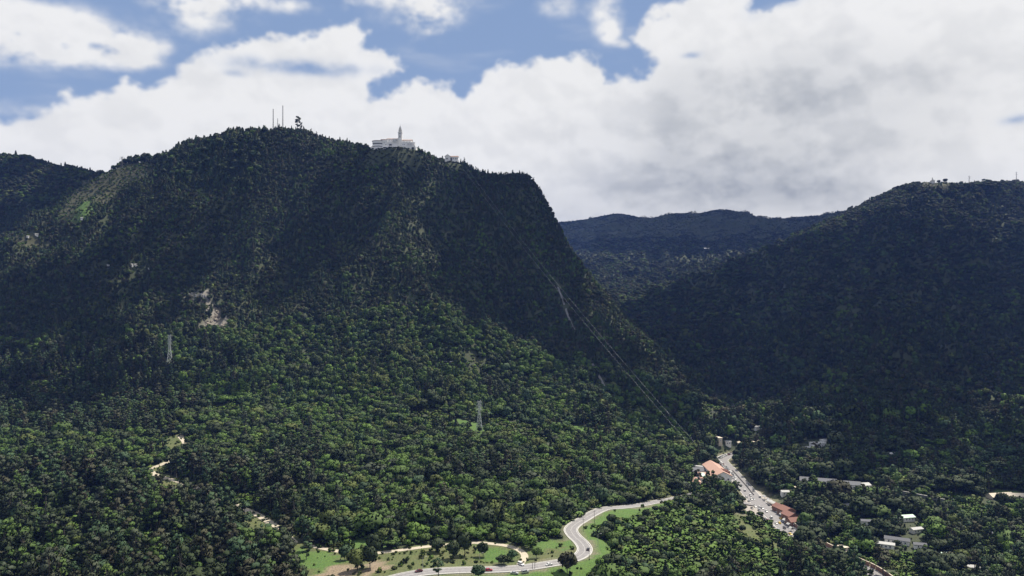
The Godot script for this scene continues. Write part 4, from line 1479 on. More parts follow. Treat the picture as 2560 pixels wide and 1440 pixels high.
func build_cars() -> void:
	var white := paint("white car paint", lin(0.72, 0.72, 0.71), 0.25)
	var silver := paint("silver car paint", lin(0.45, 0.46, 0.47), 0.25, 0.4)
	var grey := paint("dark grey car paint", lin(0.06, 0.06, 0.065), 0.25)
	var red := paint("red car paint", lin(0.30, 0.015, 0.03), 0.22)
	var maroon := paint("maroon car paint", lin(0.10, 0.012, 0.016), 0.25)
	var yellow := paint("yellow car paint", lin(0.72, 0.50, 0.04), 0.3)
	var blue := paint("blue car paint", lin(0.04, 0.07, 0.16), 0.25)
	for m in [white, silver, grey, red, maroon, yellow, blue]:
		m.clearcoat_enabled = true
		m.clearcoat = 0.6
	# on the winding road and its verge
	for c in [["hatchback", red, 1223, 1428, 0.0, "bright red hatchback driving on the winding road"], ["sedan", maroon, 1058, 1438, PI, "dark maroon car on the winding road by the lamp post"], ["sedan", white, 1362, 1409, 0.0, "white sedan driving up the winding road toward the bend"],
			["jeep", white, 1302, 1414, -1.3, "white jeep with dark windows leaving the dirt trail"], ["sedan", silver, 1286, 1435, -0.35, "silver car parked askew on the bare verge"], ["jeep", silver, 1313, 1433, 0.15, "silver jeep parked on the bare verge by the lawn"], ["hatchback", grey, 1459, 1375, 0.0, "dark grey hatchback rounding the bend of the winding road"]]:
		var p: Vector3 = ground(c[2], c[3])
		var a: Array = along("winding", p)
		if absf(c[4]) < 0.01 or c[4] > 3.0:
			var l: PackedVector3Array = lanes["winding"][0]
			var k: int = a[0]
			var t := (l[k + 1] - l[k - 1]).normalized()
			var side := Vector3(-t.z, 0, t.x)
			p = l[k] + side * (2.0 if c[4] < 1.0 else -1.8)
			p.y = l[k].y + 0.22
		else:
			p.y += 0.02
			if c[2] == 1302:
				p.y += 0.2
		car(c[0], "", c[1], p, a[1] + c[4], c[5])
	# the queue beside the station
	var l: PackedVector3Array = lanes["avenue"][0]
	var paints := [white, white, silver, white, grey, silver, white, maroon]
	var words := {white: "white", silver: "silver", grey: "dark grey", maroon: "maroon", yellow: "yellow", blue: "blue"}
	var total := 0.0
	var next := [0.0, 2.0]
	for k in range(1, l.size() - 1):
		total += l[k].distance_to(l[k - 1])
		var t := (l[k + 1] - l[k - 1]).normalized()
		var side := Vector3(-t.z, 0, t.x)
		if -l[k].z < 846.0:
			continue
		for lane in 2:
			if total > next[lane]:
				next[lane] = total + 5.6 + 1.6 * rng.randf()
				var m: Material = paints[rng.randi() % paints.size()]
				var kind: String = ["hatchback", "sedan", "jeep", "hatchback"][rng.randi() % 4]
				var p := l[k] + side * (-4.4 if lane == 0 else -1.2) + Vector3(0, 0.2, 0)
				car(kind, "", m, p, atan2(-t.x, -t.z) + (PI if lane == 1 else 0.0), "%s %s in the traffic queue past the tiled station roof" % [words[m], kind if kind != "jeep" else "jeep"], "cars queueing past the station", false)
	# scattered over the avenue and the square
	for c in [[1843, 1208, white], [1853, 1214, silver], [1862, 1228, white], [1884, 1229, grey], [1876, 1240, white], [1879, 1250, white], [1885, 1249, silver], [1888, 1268, white], [1898, 1268, white], [1898, 1277, silver], [1922, 1264, grey], [1933, 1271, yellow], [1943, 1282, white], [1952, 1298, yellow], [1956, 1305, blue], [1949, 1309, yellow], [1941, 1310, white], [1961, 1322, grey], [1955, 1337, yellow], [1976, 1337, yellow], [1983, 1348, silver], [2004, 1362, white], [1838, 1200, white], [1848, 1222, white], [1868, 1216, silver], [1884, 1285, maroon], [1890, 1291, white], [2052, 1392, white], [1872, 1254, silver], [1866, 1244, white], [1880, 1272, grey], [1905, 1292, white], [1912, 1298, silver], [1920, 1304, maroon], [1900, 1244, white], [1910, 1252, silver], [1958, 1292, white], [1965, 1300, silver], [1972, 1312, white], [1980, 1322, grey], [1935, 1318, white], [1946, 1326, silver], [1968, 1346, white], [1928, 1296, white], [1916, 1280, white], [1906, 1272, silver]]:
		var p := at(c[0], c[1], EYE * F / (c[1] - 720.0))
		var a: Array = along("avenue", p)
		p.y = 0.21
		var kind: String = ["hatchback", "sedan", "sedan", "jeep"][rng.randi() % 4]
		var where: String = "on the paved square" if p.x < l[a[0]].x - 7.0 else "driving on the valley avenue"
		car("sedan" if c[2] == yellow else kind, "", c[2], p, a[1] + (0.0 if rng.randf() < 0.5 else PI), ("yellow taxi %s" if c[2] == yellow else words[c[2]] + " " + kind + " %s") % where, "cars on the avenue and the square", false)


# ---------------------------------------------------------------- lattice towers, poles, cables
func lattice(called: String, label: String, where: Vector3, h: float, base: float, top: float, arms: Array, thick: float, m: Material, turn := 0.0, group := "") -> Node3D:
	var o := thing(called, label, "tower" if arms else "mast", where, turn, group)
	var corner := func(q: int, y: float) -> Vector3:
		var w := lerpf(base, top, minf(1.0, y / (h * 0.62))) / 2.0
		return Vector3(w * (1.0 if q == 0 or q == 3 else -1.0), y, w * (1.0 if q < 2 else -1.0))
	for q in 4:
		var leg := Shape.new()
		leg.bar(corner.call(q, -6.0), corner.call(q, h * 0.62), thick, thick * 0.8, 4)
		leg.bar(corner.call(q, h * 0.62), corner.call(q, h), thick * 0.8, thick * 0.6, 4)
		part("leg", leg.mesh(), m, o)
	var brace := Shape.new()
	var y := 0.0
	while y < h - 0.5:
		var w := lerpf(base, top, minf(1.0, y / (h * 0.62)))
		var y1 := minf(h, y + maxf(w * 0.9, h * 0.045))
		for q in 4:
			var r := (q + 1) % 4
			brace.bar(corner.call(q, y), corner.call(r, y1), thick * 0.55, -1, 3, false)
			brace.bar(corner.call(r, y), corner.call(q, y1), thick * 0.55, -1, 3, false)
			brace.bar(corner.call(q, y1), corner.call(r, y1), thick * 0.5, -1, 3, false)
		y = y1
	part("bracing", brace.mesh(), m, o)
	for a in arms:
		var arm := Shape.new()
		for s in [-1.0, 1.0]:
			var tip := Vector3(s * a[1], h * a[0], 0)
			for z in [-0.5, 0.5]:
				arm.bar(Vector3(s * top * 0.5, h * a[0], z * top), tip, thick * 0.7, thick * 0.5, 3)
				arm.bar(Vector3(s * top * 0.5, h * a[0] + 2.2, z * top), tip, thick * 0.6, thick * 0.5, 3)
			arm.bar(tip, tip - Vector3(0, 2.2, 0), 0.16, 0.16, 5)
		part("cross_arm", arm.mesh(), m, o)
	return o


func pole(px: float, py: float, py_top: float, label: String, lamp: bool, m: Material) -> void:
	var g := ground(px, py)
	var h := (py - py_top) / F * -g.z
	var o := thing("street_lamp" if lamp else "utility_pole", label, "lamp post" if lamp else "pole", g, 0.0, "street lamps along the winding road" if lamp else "utility poles along the roads")
	var s := Shape.new()
	s.bar(Vector3(0, -0.5, 0), Vector3(0, h, 0), 0.16, 0.10, 8)
	part("shaft", s.mesh(), m, o)
	var a := Shape.new()
	if lamp:
		a.bar(Vector3(0, h - 0.1, 0), Vector3(0.9, h + 0.45, 0), 0.07, 0.06, 6)
		a.bar(Vector3(0.9, h + 0.45, 0), Vector3(1.7, h + 0.5, 0), 0.06, 0.06, 6)
		part("arm", a.mesh(), m, o)
		var k := Shape.new()
		k.hull([Vector3(1.5, h + 0.36, 0.16), Vector3(2.3, h + 0.40, 0.12), Vector3(2.3, h + 0.40, -0.12), Vector3(1.5, h + 0.36, -0.16), Vector3(1.5, h + 0.58, 0.12), Vector3(2.3, h + 0.54, 0.08), Vector3(2.3, h + 0.54, -0.08), Vector3(1.5, h + 0.58, -0.12)])
		part("lamp_head", k.mesh(), paint("lamp housing", lin(0.5, 0.5, 0.5), 0.5), o)
	else:
		a.box(Vector3(-0.9, h - 0.7, -0.06), Vector3(0.9, h - 0.55, 0.06))
		part("cross_bar", a.mesh(), m, o)
		for x in [-0.75, 0.0, 0.75]:
			var k := Shape.new()
			k.bar(Vector3(x, h - 0.55, 0), Vector3(x, h - 0.3, 0), 0.07, 0.05, 6)
			part("insulator", k.mesh(), paint("insulator", lin(0.35, 0.3, 0.26), 0.4), o)


func build_towers() -> void:
	var steel := paint("galvanised steel", lin(0.48, 0.52, 0.52), 0.5, 0.3)
	var dull := paint("grey steel", lin(0.14, 0.145, 0.15), 0.6, 0.4)
	for t in [[1198, 1078, 1003, "steel lattice pylon with stacked cross arms standing on the bright green clearing", 0.0], [424, 912, 838, "steel lattice pylon rising from dark forest below the pale rock slide", 0.25]]:
		var g := ground(t[0], t[1])
		var h: float = (t[1] - t[2]) / F * -g.z
		lattice("pylon", t[3], g, h, 7.0, 2.2, [[0.97, 2.6], [0.84, 3.0], [0.72, 3.0]], 0.20, steel, t[4], "steel pylons on the slope")
	for t in [[305, 418, 392, "small grey pylon standing on the saddle beside the grassy ridge"], [2541, 460, 430, "small grey pylon on the wooded summit ridge beyond the hilltop chapel"], [2423, 462, 440, "tiny grey pylon on the ridge beside the hilltop chapel"]]:
		var g := crest(t[0], t[1], 1950.0 if t[0] < 1000 else 3330.0)
		lattice("pylon", t[3], g, EYE + (720.0 - t[2]) / F * -g.z - g.y, 6.0, 1.6, [[0.95, 5.0], [0.78, 6.0]], 0.16, dull)
	for t in [[683, 328, 272, "red and grey radio mast with a thin whip on the summit"], [707, 326, 264, "tallest radio mast on the wooded summit with small dishes"], [694, 328, 296, "thin short aerial between the two radio masts"]]:
		var g := crest(t[0], t[1])
		var tall: float = EYE + (720.0 - t[2]) / F * -g.z - g.y
		var o := lattice("radio_mast", t[3], g, tall, 2.0, 1.1, [], 0.17 if t[0] != 694 else 0.08, dull)
		var d := Shape.new()
		d.ring(Vector3(0, tall * 0.62, 1.0), [0.0, 0.8, 0.9], [-0.5, 0.0, 0.6], 10)
		part("dish", d.mesh(), paint("dish white", lin(0.6, 0.6, 0.6), 0.5), o)
	var conc := paint("concrete pole", lin(0.34, 0.33, 0.31), 0.9)
	var wood := paint("dark pole", lin(0.06, 0.055, 0.05), 0.8)
	pole(1057, 1424, 1393, "pale street lamp beside the maroon car on the winding road", true, conc)
	pole(1199, 1400, 1384, "pale street lamp with bent arm in front of the meadow trees", true, conc)
	pole(1331, 1424, 1404, "dark utility pole at the foot of the lawn, one of a pair", false, wood)
	pole(1337, 1423, 1404, "dark utility pole at the foot of the lawn, one of a pair", false, wood)
	pole(1435, 1404, 1366, "dark utility pole on the inside of the bend", false, wood)
	pole(1458, 1328, 1296, "dark utility pole where the lawn narrows by the winding road", false, wood)
	pole(1486, 1310, 1276, "dark utility pole on the upper end of the roadside lawn", false, wood)
	pole(1473, 1398, 1368, "dark utility pole on the outside of the bend", false, wood)
	pole(1495, 1366, 1336, "white-topped street lamp on the bright lawn below the bend", true, conc)
	pole(243, 1158, 1122, "pale utility pole standing alone in the forest", false, conc)
	# ropes of the cable car
	var rope := paint("steel rope", lin(0.40, 0.41, 0.43), 0.4, 0.3)
	var top := at(1150, 404, 1583)
	var low := at(1776, 1160, 880)
	for k in 4:
		var s := Shape.new()
		var off := Vector3([-4.5, -3.3, 3.3, 4.5][k], 0, 2.0)
		var last := top + off
		for j in range(1, 25):
			var f := j / 24.0
			var p := (top + off).lerp(low + off, f) - Vector3(0, 4.0 * f * (1.0 - f) * (11.0 + 2.0 * (k % 2)), 0)
			s.bar(last, p, 0.04, 0.04, 4, false)
			last = p
		var o := thing("cable", "grey steel rope of the cable car spanning from hilltop station to valley station", "cable", Vector3.ZERO, 0.0, "ropes of the cable car")
		part("rope", s.mesh(), rope, o)


# ---------------------------------------------------------------- buildings
func windows(o: Node3D, list: Array, z: float, m: Material, parent_name := "window") -> void:
	# x, y, width, height on the face at z (looking along +z): a dark pane set behind a frame that stands proud
	for w in list:
		var x0: float = w[0] - w[2] / 2.0
		var x1: float = w[0] + w[2] / 2.0
		var y0: float = w[1] - w[3] / 2.0
		var y1: float = w[1] + w[3] / 2.0
		var pane := part(parent_name, Shape.new().box(Vector3(x0, y0, z - 0.2), Vector3(x1, y1, z + 0.02)).mesh(), m, o)
		var white := paint("whitewash", lin(0.78, 0.77, 0.76), 0.9)
		var f := Shape.new()
		f.box(Vector3(x0 - 0.25, y0, z - 0.05), Vector3(x0, y1, z + 0.4)).box(Vector3(x1, y0, z - 0.05), Vector3(x1 + 0.25, y1, z + 0.4)).box(Vector3(x0 - 0.25, y1, z - 0.05), Vector3(x1 + 0.25, y1 + 0.25, z + 0.45))
		part("frame", f.mesh(), white, pane)
		part("sill", Shape.new().box(Vector3(x0 - 0.35, y0 - 0.22, z - 0.05), Vector3(x1 + 0.35, y0, z + 0.5)).mesh(), white, pane)


func build_church() -> void:
	var white := grainy("whitewash", lin(0.78, 0.77, 0.76), 0.9, grain(15, 0.02, 0.92, 1.05), 0.05)
	var stone := grainy("tower stone", lin(0.62, 0.60, 0.55), 0.9, grain(16, 0.03, 0.85, 1.08), 0.1)
	var tile := grainy("roof tile", lin(0.30, 0.20, 0.16), 0.9, grain(17, 0.04, 0.8, 1.15), 0.2)
	var dark := paint("window glass", lin(0.06, 0.065, 0.075), 0.12)
	var o := thing("church", "white hilltop church with slender spired tower and terraced wings", "church", at(985, 371, 1562))
	var s := Shape.new()
	s.box(Vector3(-44, -26, -24), Vector3(45, 1.0, 12)).box(Vector3(10, -8, 12), Vector3(44, 3.0, 15))
	part("retaining_wall", s.mesh(), white, o)
	s = Shape.new()
	s.hull([Vector3(8.6, 0, 6), Vector3(16.6, 0, 6), Vector3(16.6, 0, -2), Vector3(8.6, 0, -2), Vector3(8.9, 30.6, 5.7), Vector3(16.3, 30.6, 5.7), Vector3(16.3, 30.6, -1.7), Vector3(8.9, 30.6, -1.7)])
	s.box(Vector3(8.3, 30.6, -2.3), Vector3(16.9, 31.5, 6.3))
	var tower := part("tower", s.mesh(), white, o)
	s = Shape.new()
	s.ring(Vector3(12.6, 0, 2), [3.3, 3.3, 3.7, 3.7, 2.5, 2.4, 2.7, 0.25, 0.0], [31.5, 35.6, 35.6, 36.3, 36.4, 38.6, 38.8, 44.6, 45.0], 8, PI / 8, TAU + PI / 8)
	part("spire", s.mesh(), stone, tower)
	s = Shape.new()
	s.box(Vector3(12.45, 45.0, 1.9), Vector3(12.75, 47.2, 2.1)).box(Vector3(11.9, 46.1, 1.92), Vector3(13.3, 46.4, 2.08))
	part("cross", s.mesh(), stone, tower)
	windows(tower, [[12.6, 22.5, 1.5, 4.2], [12.6, 28.2, 2.2, 2.2]], 5.86, dark)
	# nave to the side of the tower, with pitched roof
	s = Shape.new()
	s.box(Vector3(16.7, 0, -12), Vector3(35.6, 15.4, 4)).gable_ends(Vector3(16.7, 0, -12), Vector3(35.6, 15.4, 4), 2.6)
	var nave := part("nave", s.mesh(), white, o)
	part("roof", Shape.new().gable(Vector3(16.8, 0, -12), Vector3(35.6, 15.4, 4), 2.6, 0.8).mesh(), tile, nave)
	windows(nave, [[20.2, 11.5, 1.2, 2.0], [25.5, 11.5, 1.2, 2.0], [31.0, 11.5, 1.2, 2.0]], 4.0, dark)
	s = Shape.new()
	s.box(Vector3(17, 0, 4.2), Vector3(27, 9.4, 12)).box(Vector3(27, 0, 4.2), Vector3(42.4, 9.4, 8.6)).box(Vector3(16.8, 9.4, 4.2), Vector3(42.7, 10.0, 12.3))
	s.box(Vector3(27, 0, 8.6), Vector3(42.4, 3.0, 12)).box(Vector3(27, 7.6, 11.4), Vector3(42.4, 9.4, 12))
	var wing := part("arcade_wing", s.mesh(), white, o)
	for x in [29.6, 34.4, 39.2]:      # round arches in front of a deep loggia
		s = Shape.new()
		for k in 8:
			var a0 := PI * k / 8.0
			var a1 := PI * (k + 1) / 8.0
			var p := Vector3(x + cos(a0) * 1.7, 5.8 + sin(a0) * 1.7, 0)
			var q := Vector3(x + cos(a1) * 1.7, 5.8 + sin(a1) * 1.7, 0)
			var f := Vector3(0, 0, 12.0)
			var b := Vector3(0, 0, 11.4)
			s.quad(p + f, Vector3(p.x, 7.6, 12.0), Vector3(q.x, 7.6, 12.0), q + f)
			s.quad(p + b, p + f, q + f, q + b)
		part("arch", s.mesh(), white, wing)
	for x in [27.45, 32.0, 36.8, 41.65]:
		part("pier", Shape.new().box(Vector3(x - (0.45 if x < 28.0 or x > 41.0 else 0.7), 3.0, 11.3), Vector3(x + (0.75 if x > 41.0 else 0.45 if x < 28.0 else 0.7), 7.6, 11.98)).mesh(), white, wing)
	windows(wing, [[19.4, 5.6, 1.1, 1.8], [22.6, 5.6, 1.1, 1.8]], 12.0, dark)
	# block left of the tower with the balcony
	s = Shape.new()
	s.box(Vector3(-0.5, 0, -6), Vector3(8.5, 17.4, 9))
	var block := part("centre_block", s.mesh(), white, o)
	part("roof", Shape.new().gable(Vector3(-0.5, 0, -6), Vector3(8.5, 17.4, 9), 1.6, 0.7).mesh(), tile, block)
	s = Shape.new()
	s.box(Vector3(-1.4, 11.6, 9), Vector3(8.4, 12.2, 11.4)).box(Vector3(-1.4, 12.2, 11.2), Vector3(8.4, 13.2, 11.4))
	for x in [-1.2, 1.2, 3.6, 6.0, 8.2]:
		s.bar(Vector3(x, 12.2, 11.3), Vector3(x, 15.6, 11.3), 0.14, 0.14, 6)
	part("balcony", s.mesh(), white, block)
	windows(block, [[0.8, 14.2, 1.6, 2.4], [3.8, 14.2, 1.6, 2.4], [6.8, 14.2, 1.6, 2.4]], 9.0, dark)
	s = Shape.new()
	s.box(Vector3(-15, 0, -16), Vector3(9, 19.4, -4)).gable_ends(Vector3(-15, 0, -16), Vector3(9, 19.4, -4), 2.0)
	var hall := part("rear_hall", s.mesh(), white, o)
	part("roof", Shape.new().gable(Vector3(-15, 0, -16), Vector3(9, 19.4, -4), 2.0, 0.8).mesh(), tile, hall)
	windows(hall, [[-10, 16.2, 1.0, 1.6], [-5, 16.2, 1.0, 1.6]], -4.0, dark)
	s = Shape.new()
	s.box(Vector3(-16, 0, -3.8), Vector3(-0.6, 12.6, 4)).box(Vector3(-22, 0, -4), Vector3(-12, 14.8, 6.5)).box(Vector3(-27, 0, -15), Vector3(-15.2, 18.2, -4.2))
	var side := part("side_wing", s.mesh(), white, o)
	part("roof", Shape.new().gable(Vector3(-27, 0, -15), Vector3(-15.2, 18.2, -4.2), 1.6, 0.7).mesh(), tile, side)
	windows(side, [[-6.5, 6.4, 5.4, 3.4]], 4.0, dark)
	windows(side, [[-18.5, 10.5, 1.0, 1.4], [-15.0, 6.5, 1.8, 1.4]], 6.5, dark)
	# rounded terrace house at the end
	s = Shape.new()
	s.ring(Vector3(-30.5, 0, -4), [13.0, 13.0, 11.9, 11.9, 13.0, 13.0, 11.9, 11.9, 13.0, 13.0, 0.0], [-8, 2.2, 2.2, 3.8, 3.8, 7.2, 7.2, 9.4, 9.4, 14.2, 14.25], 24)
	var drum := part("rounded_wing", s.mesh(), white, o)
	s = Shape.new()
	s.ring(Vector3(-30.5, 0, -4), [13.8, 13.8, 0.0], [14.3, 14.7, 16.4], 24)
	part("roof", s.mesh(), tile, drum)
	for b in [[7.25, 9.35], [2.25, 3.75]]:
		s = Shape.new()
		s.ring(Vector3(-30.5, 0, -4), [11.95, 11.95], [b[0], b[1]], 24)
		part("window_band", s.mesh(), dark, drum)


func build_upper_station() -> void:
	var white: Material = mats["whitewash"]
	var tile: Material = mats["roof tile"]
	var dark: Material = mats["window glass"]
	var o := thing("cable_car_station", "small white cable car station with gabled front on the ridge below the church", "station", at(1129, 405, 1578))
	var s := Shape.new()
	s.box(Vector3(-13, -12, -10), Vector3(13, 1, 5))
	part("foundation", s.mesh(), white, o)
	s = Shape.new()
	s.box(Vector3(-13, 1, -9), Vector3(-2.5, 10.5, 5)).gable_ends(Vector3(-13, 1, -9), Vector3(-2.5, 10.5, 5), 4.0, false)
	s.box(Vector3(-2.5, 0, -7), Vector3(13, 10.0, 4)).gable_ends(Vector3(-2.5, 0, -7), Vector3(13, 10.0, 4), 2.2)
	var w := part("wall", s.mesh(), white, o)
	windows(w, [[4.2, 6.2, 1.6, 2.4], [7.8, 6.2, 1.6, 2.4], [11.2, 6.2, 1.6, 2.4]], 4.0, dark)
	windows(w, [[-10.0, 6.0, 1.4, 3.0], [-7.6, 6.0, 1.4, 3.0]], 5.0, dark)
	s = Shape.new()
	s.box(Vector3(-2.2, 1.2, 3.9), Vector3(1.6, 8.2, 4.05))
	part("door", s.mesh(), dark, o)
	s = Shape.new()
	s.gable(Vector3(-13, 1, -9), Vector3(-2.5, 10.5, 5), 4.0, 0.8, false)
	part("roof", s.mesh(), tile, o)
	part("roof", Shape.new().gable(Vector3(-2.4, 0, -7), Vector3(13, 10.0, 4), 2.2, 0.8).mesh(), tile, o)


func house(called: String, label: String, where: Vector3, w: float, l: float, h: float, rise: float, turn: float, wall: Material, roof: Material, group := "", category := "building", rows := 2) -> Node3D:
	# gabled (rise > 0) or flat house, its long side across; a row of windows on the front
	var o := thing(called, label, category, where, turn, group)
	var lo := Vector3(-w / 2.0, -3.0, -l / 2.0)
	var hi := Vector3(w / 2.0, h, l / 2.0)
	var s := Shape.new()
	s.box(lo, hi)
	var r := Shape.new()
	if rise > 0.0:
		s.gable_ends(lo, hi, rise, w >= l)
		r.gable(lo, hi, rise, 0.6, w >= l)
	else:
		r.box(Vector3(lo.x - 0.5, h + 0.003, lo.z - 0.5), Vector3(hi.x + 0.5, h + 0.35, hi.z + 0.5))
		r.box(Vector3(lo.x + w * 0.2, h + 0.35, lo.z + l * 0.2), Vector3(lo.x + w * 0.45, h + 1.0, lo.z + l * 0.5))
	var wl := part("wall", s.mesh(), wall, o)
	part("roof", r.mesh(), roof, o)
	var list := []
	var n := int(w / 3.2)
	for k in n:
		list.append([(k - (n - 1) / 2.0) * 3.0, h * 0.55, 1.2, minf(1.4, h * 0.4)])
	windows(wl, list, hi.z, paint("window glass", lin(0.06, 0.065, 0.075), 0.12))
	return o


func build_valley() -> void:
	var white: Material = mats["whitewash"]
	var pink := grainy("pink roof tile", lin(0.46, 0.29, 0.23), 0.9, grain(18, 0.04, 0.78, 1.15), 0.15)
	var brown := grainy("brown roof tile", lin(0.24, 0.12, 0.095), 0.9, grain(19, 0.04, 0.75, 1.2), 0.15)
	var tin := grainy("grey roof sheet", lin(0.13, 0.135, 0.15), 0.9, grain(20, 0.03, 0.85, 1.1), 0.1)
	var pale := grainy("white roof sheet", lin(0.46, 0.46, 0.45), 0.85, grain(21, 0.03, 0.88, 1.06), 0.1)
	var mint := paint("pale green roof sheet", lin(0.42, 0.58, 0.48), 0.6)
	var cream := grainy("cream wall", lin(0.60, 0.53, 0.42), 0.9, grain(22, 0.03, 0.88, 1.08), 0.1)
	var brick := grainy("brick wall", lin(0.26, 0.15, 0.11), 0.95, grain(23, 0.05, 0.8, 1.15), 0.2)
	var dark: Material = mats["window glass"]
	# the valley station of cable car and funicular
	var o := thing("valley_station", "large valley station with long pink tiled roofs beside the traffic queue", "station", Vector3(0, 0, 0))
	var lo := Vector3(211, -2, -872)
	var hi := Vector3(228, 10, -818)
	var s := Shape.new().box(lo, hi).gable_ends(lo, hi, 4.2, false)
	var w := part("wall", s.mesh(), white, o)
	part("roof", Shape.new().gable(lo, hi, 4.2, 1.0, false).mesh(), pink, o)
	windows(w, [[214.5, 6.2, 1.8, 2.0], [219.5, 6.2, 1.8, 2.0], [224.5, 6.2, 1.8, 2.0]], -818.0, dark)
	for k in 7:
		s = Shape.new().box(Vector3(210.8, 4.6, -868.0 + k * 7.2), Vector3(211.05, 6.8, -865.2 + k * 7.2))
		part("window", s.mesh(), dark, w)
	for k in 2:
		s = Shape.new()
		s.hull([Vector3(221, 10.4, -832.0 + k * 7), Vector3(228.4, 10.4, -832.0 + k * 7), Vector3(228.4, 10.4, -834.6 + k * 7), Vector3(221, 10.4, -834.6 + k * 7), Vector3(221, 14.3, -832.4 + k * 7), Vector3(228.2, 12.6, -832.4 + k * 7), Vector3(228.2, 12.6, -834.2 + k * 7), Vector3(221, 14.3, -834.2 + k * 7)])
		part("dormer", s.mesh(), brown, o)
	lo = Vector3(197, -2, -846)
	hi = Vector3(210.9, 7, -822)
	w = part("side_wing", Shape.new().box(lo, hi).gable_ends(lo, hi, 3.0).mesh(), white, o)
	part("roof", Shape.new().gable(lo, hi, 3.0, 0.9).mesh(), pink, w)
	windows(w, [[200, 4.0, 1.6, 1.8], [204, 4.0, 1.6, 1.8], [208, 4.0, 1.6, 1.8]], -822.0, dark)
	s = Shape.new()
	s.hull([Vector3(198.5, 7.4, -824), Vector3(202.5, 7.4, -824), Vector3(202.5, 9.6, -831), Vector3(198.5, 9.6, -831), Vector3(198.5, 8.2, -823.6), Vector3(202.5, 8.2, -823.6), Vector3(202.5, 10.4, -831), Vector3(198.5, 10.4, -831)])
	part("skylight", s.mesh(), mint, w)
	house("annex", "grey roofed annex behind the pink tiled station", Vector3(201, 0, -861), 16, 14, 6.5, 2.4, 0.1, white, tin)
	house("tiled_shed", "long low shed with pink tiled roof below the station, set apart", Vector3(191, 0, -814), 8, 26, 4.5, 2.2, -0.12, cream, pink)
	# snack houses across the avenue
	for q in [[1952, 1266, 9.0, 14.0, 4.5, "brown tiled snack house at the upper end of the row by the avenue"], [1966, 1274, 11.0, 12.0, 5.5, "largest brown tiled snack house in the row by the avenue"], [1975, 1286, 10.0, 12.0, 5.0, "brown tiled snack house in the middle of the row by the avenue"], [1982, 1298, 9.0, 9.0, 4.0, "brown tiled snack house at the lower end of the row by the avenue"]]:
		house("snack_house", q[5], at(q[0], q[1] + 14, EYE * F / (q[1] - 706.0)), q[2], q[3], q[4], 2.4, 0.25, brick, brown, "snack houses along the avenue")
	for q in [[1931, 1262, 5.0, 13.0], [1950, 1283, 3.5, 5.0], [1957, 1294, 3.5, 6.0], [1966, 1308, 4.5, 6.0], [1940, 1273, 3.0, 4.0], [1945, 1277, 2.6, 3.0], [1955, 1290, 2.8, 3.0], [1972, 1318, 3.0, 3.5], [1912, 1248, 3.0, 4.0], [1921, 1255, 2.6, 3.0], [1978, 1328, 3.0, 3.0]]:
		var p := at(q[0], q[1], EYE * F / (q[1] - 720.0))
		p.y = 0.1
		var t := thing("awning", "white canvas stall awning between the avenue and the brown tiled houses", "awning", p, 0.3, "white awnings along the avenue")
		part("canopy", Shape.new().gable(Vector3(-q[2] / 2.0, 0, -q[3] / 2.0), Vector3(q[2] / 2.0, 2.7, q[3] / 2.0), 0.8, 0.1, false).mesh(), pale, t)
		for x in [-0.45, 0.45]:
			for z in [-0.45, 0.45]:
				part("post", Shape.new().bar(Vector3(x * q[2], -0.3, z * q[3]), Vector3(x * q[2], 2.6, z * q[3]), 0.06, 0.06, 6).mesh(), mats["grey steel"], t)
	# barrier between the carriageways and wall beside the lower avenue
	var line: PackedVector3Array = lanes["avenue"][0]
	var a := PackedVector3Array()
	var b := PackedVector3Array()
	for p in line:
		if -p.z > 778.0 and -p.z < 884.0:
			a.append(p)
		elif -p.z < 690.0 and -p.z > 535.0:
			b.append(p)
	var bar := thing("road_barrier", "long dark barrier dividing the two carriageways of the avenue", "barrier", Vector3.ZERO)
	part("panel", ribbon(a, 0.25, 1.1, -1, -1, 2.4).mesh(), paint("dark rail", lin(0.05, 0.05, 0.05), 0.7), bar)
	for k in range(0, a.size() - 1, 3):
		var t := (a[mini(k + 1, a.size() - 1)] - a[k]).normalized()
		var p := a[k] + Vector3(-t.z, 0, t.x) * 2.4
		part("post", Shape.new().box(p + Vector3(-0.2, -0.2, -0.2), p + Vector3(0.2, 1.35, 0.2)).mesh(), paint("dark rail", lin(0.05, 0.05, 0.05), 0.7), bar)
	var wall := thing("boundary_wall", "long brown wall with pale coping beside the shaded lower avenue", "wall", Vector3.ZERO)
	for k in range(0, b.size() - 2, 2):
		var t := (b[k + 2] - b[k]).normalized()
		var side := Vector3(-t.z, 0, t.x)
		var p := b[k] + side * 9.0 - Vector3(0, 1, 0)
		var q := b[k + 2] + side * 9.0 - Vector3(0, 1, 0)
		var m := side * 0.25
		var e := Vector3(0, 4.2, 0)
		part("wall_panel", Shape.new().hull([p + m, q + m, q - m, p - m, p + m + e, q + m + e, q - m + e, p - m + e] if false else [q - m, p - m, p + m, q + m, q - m + e, p - m + e, p + m + e, q + m + e]).mesh(), brick, wall)
		var m2 := side * 0.4
		var e2 := e + Vector3(0, 0.25, 0)
		part("coping", Shape.new().hull([q - m2 + e, p - m2 + e, p + m2 + e, q + m2 + e, q - m2 + e2, p - m2 + e2, p + m2 + e2, q + m2 + e2]).mesh(), cream, wall)
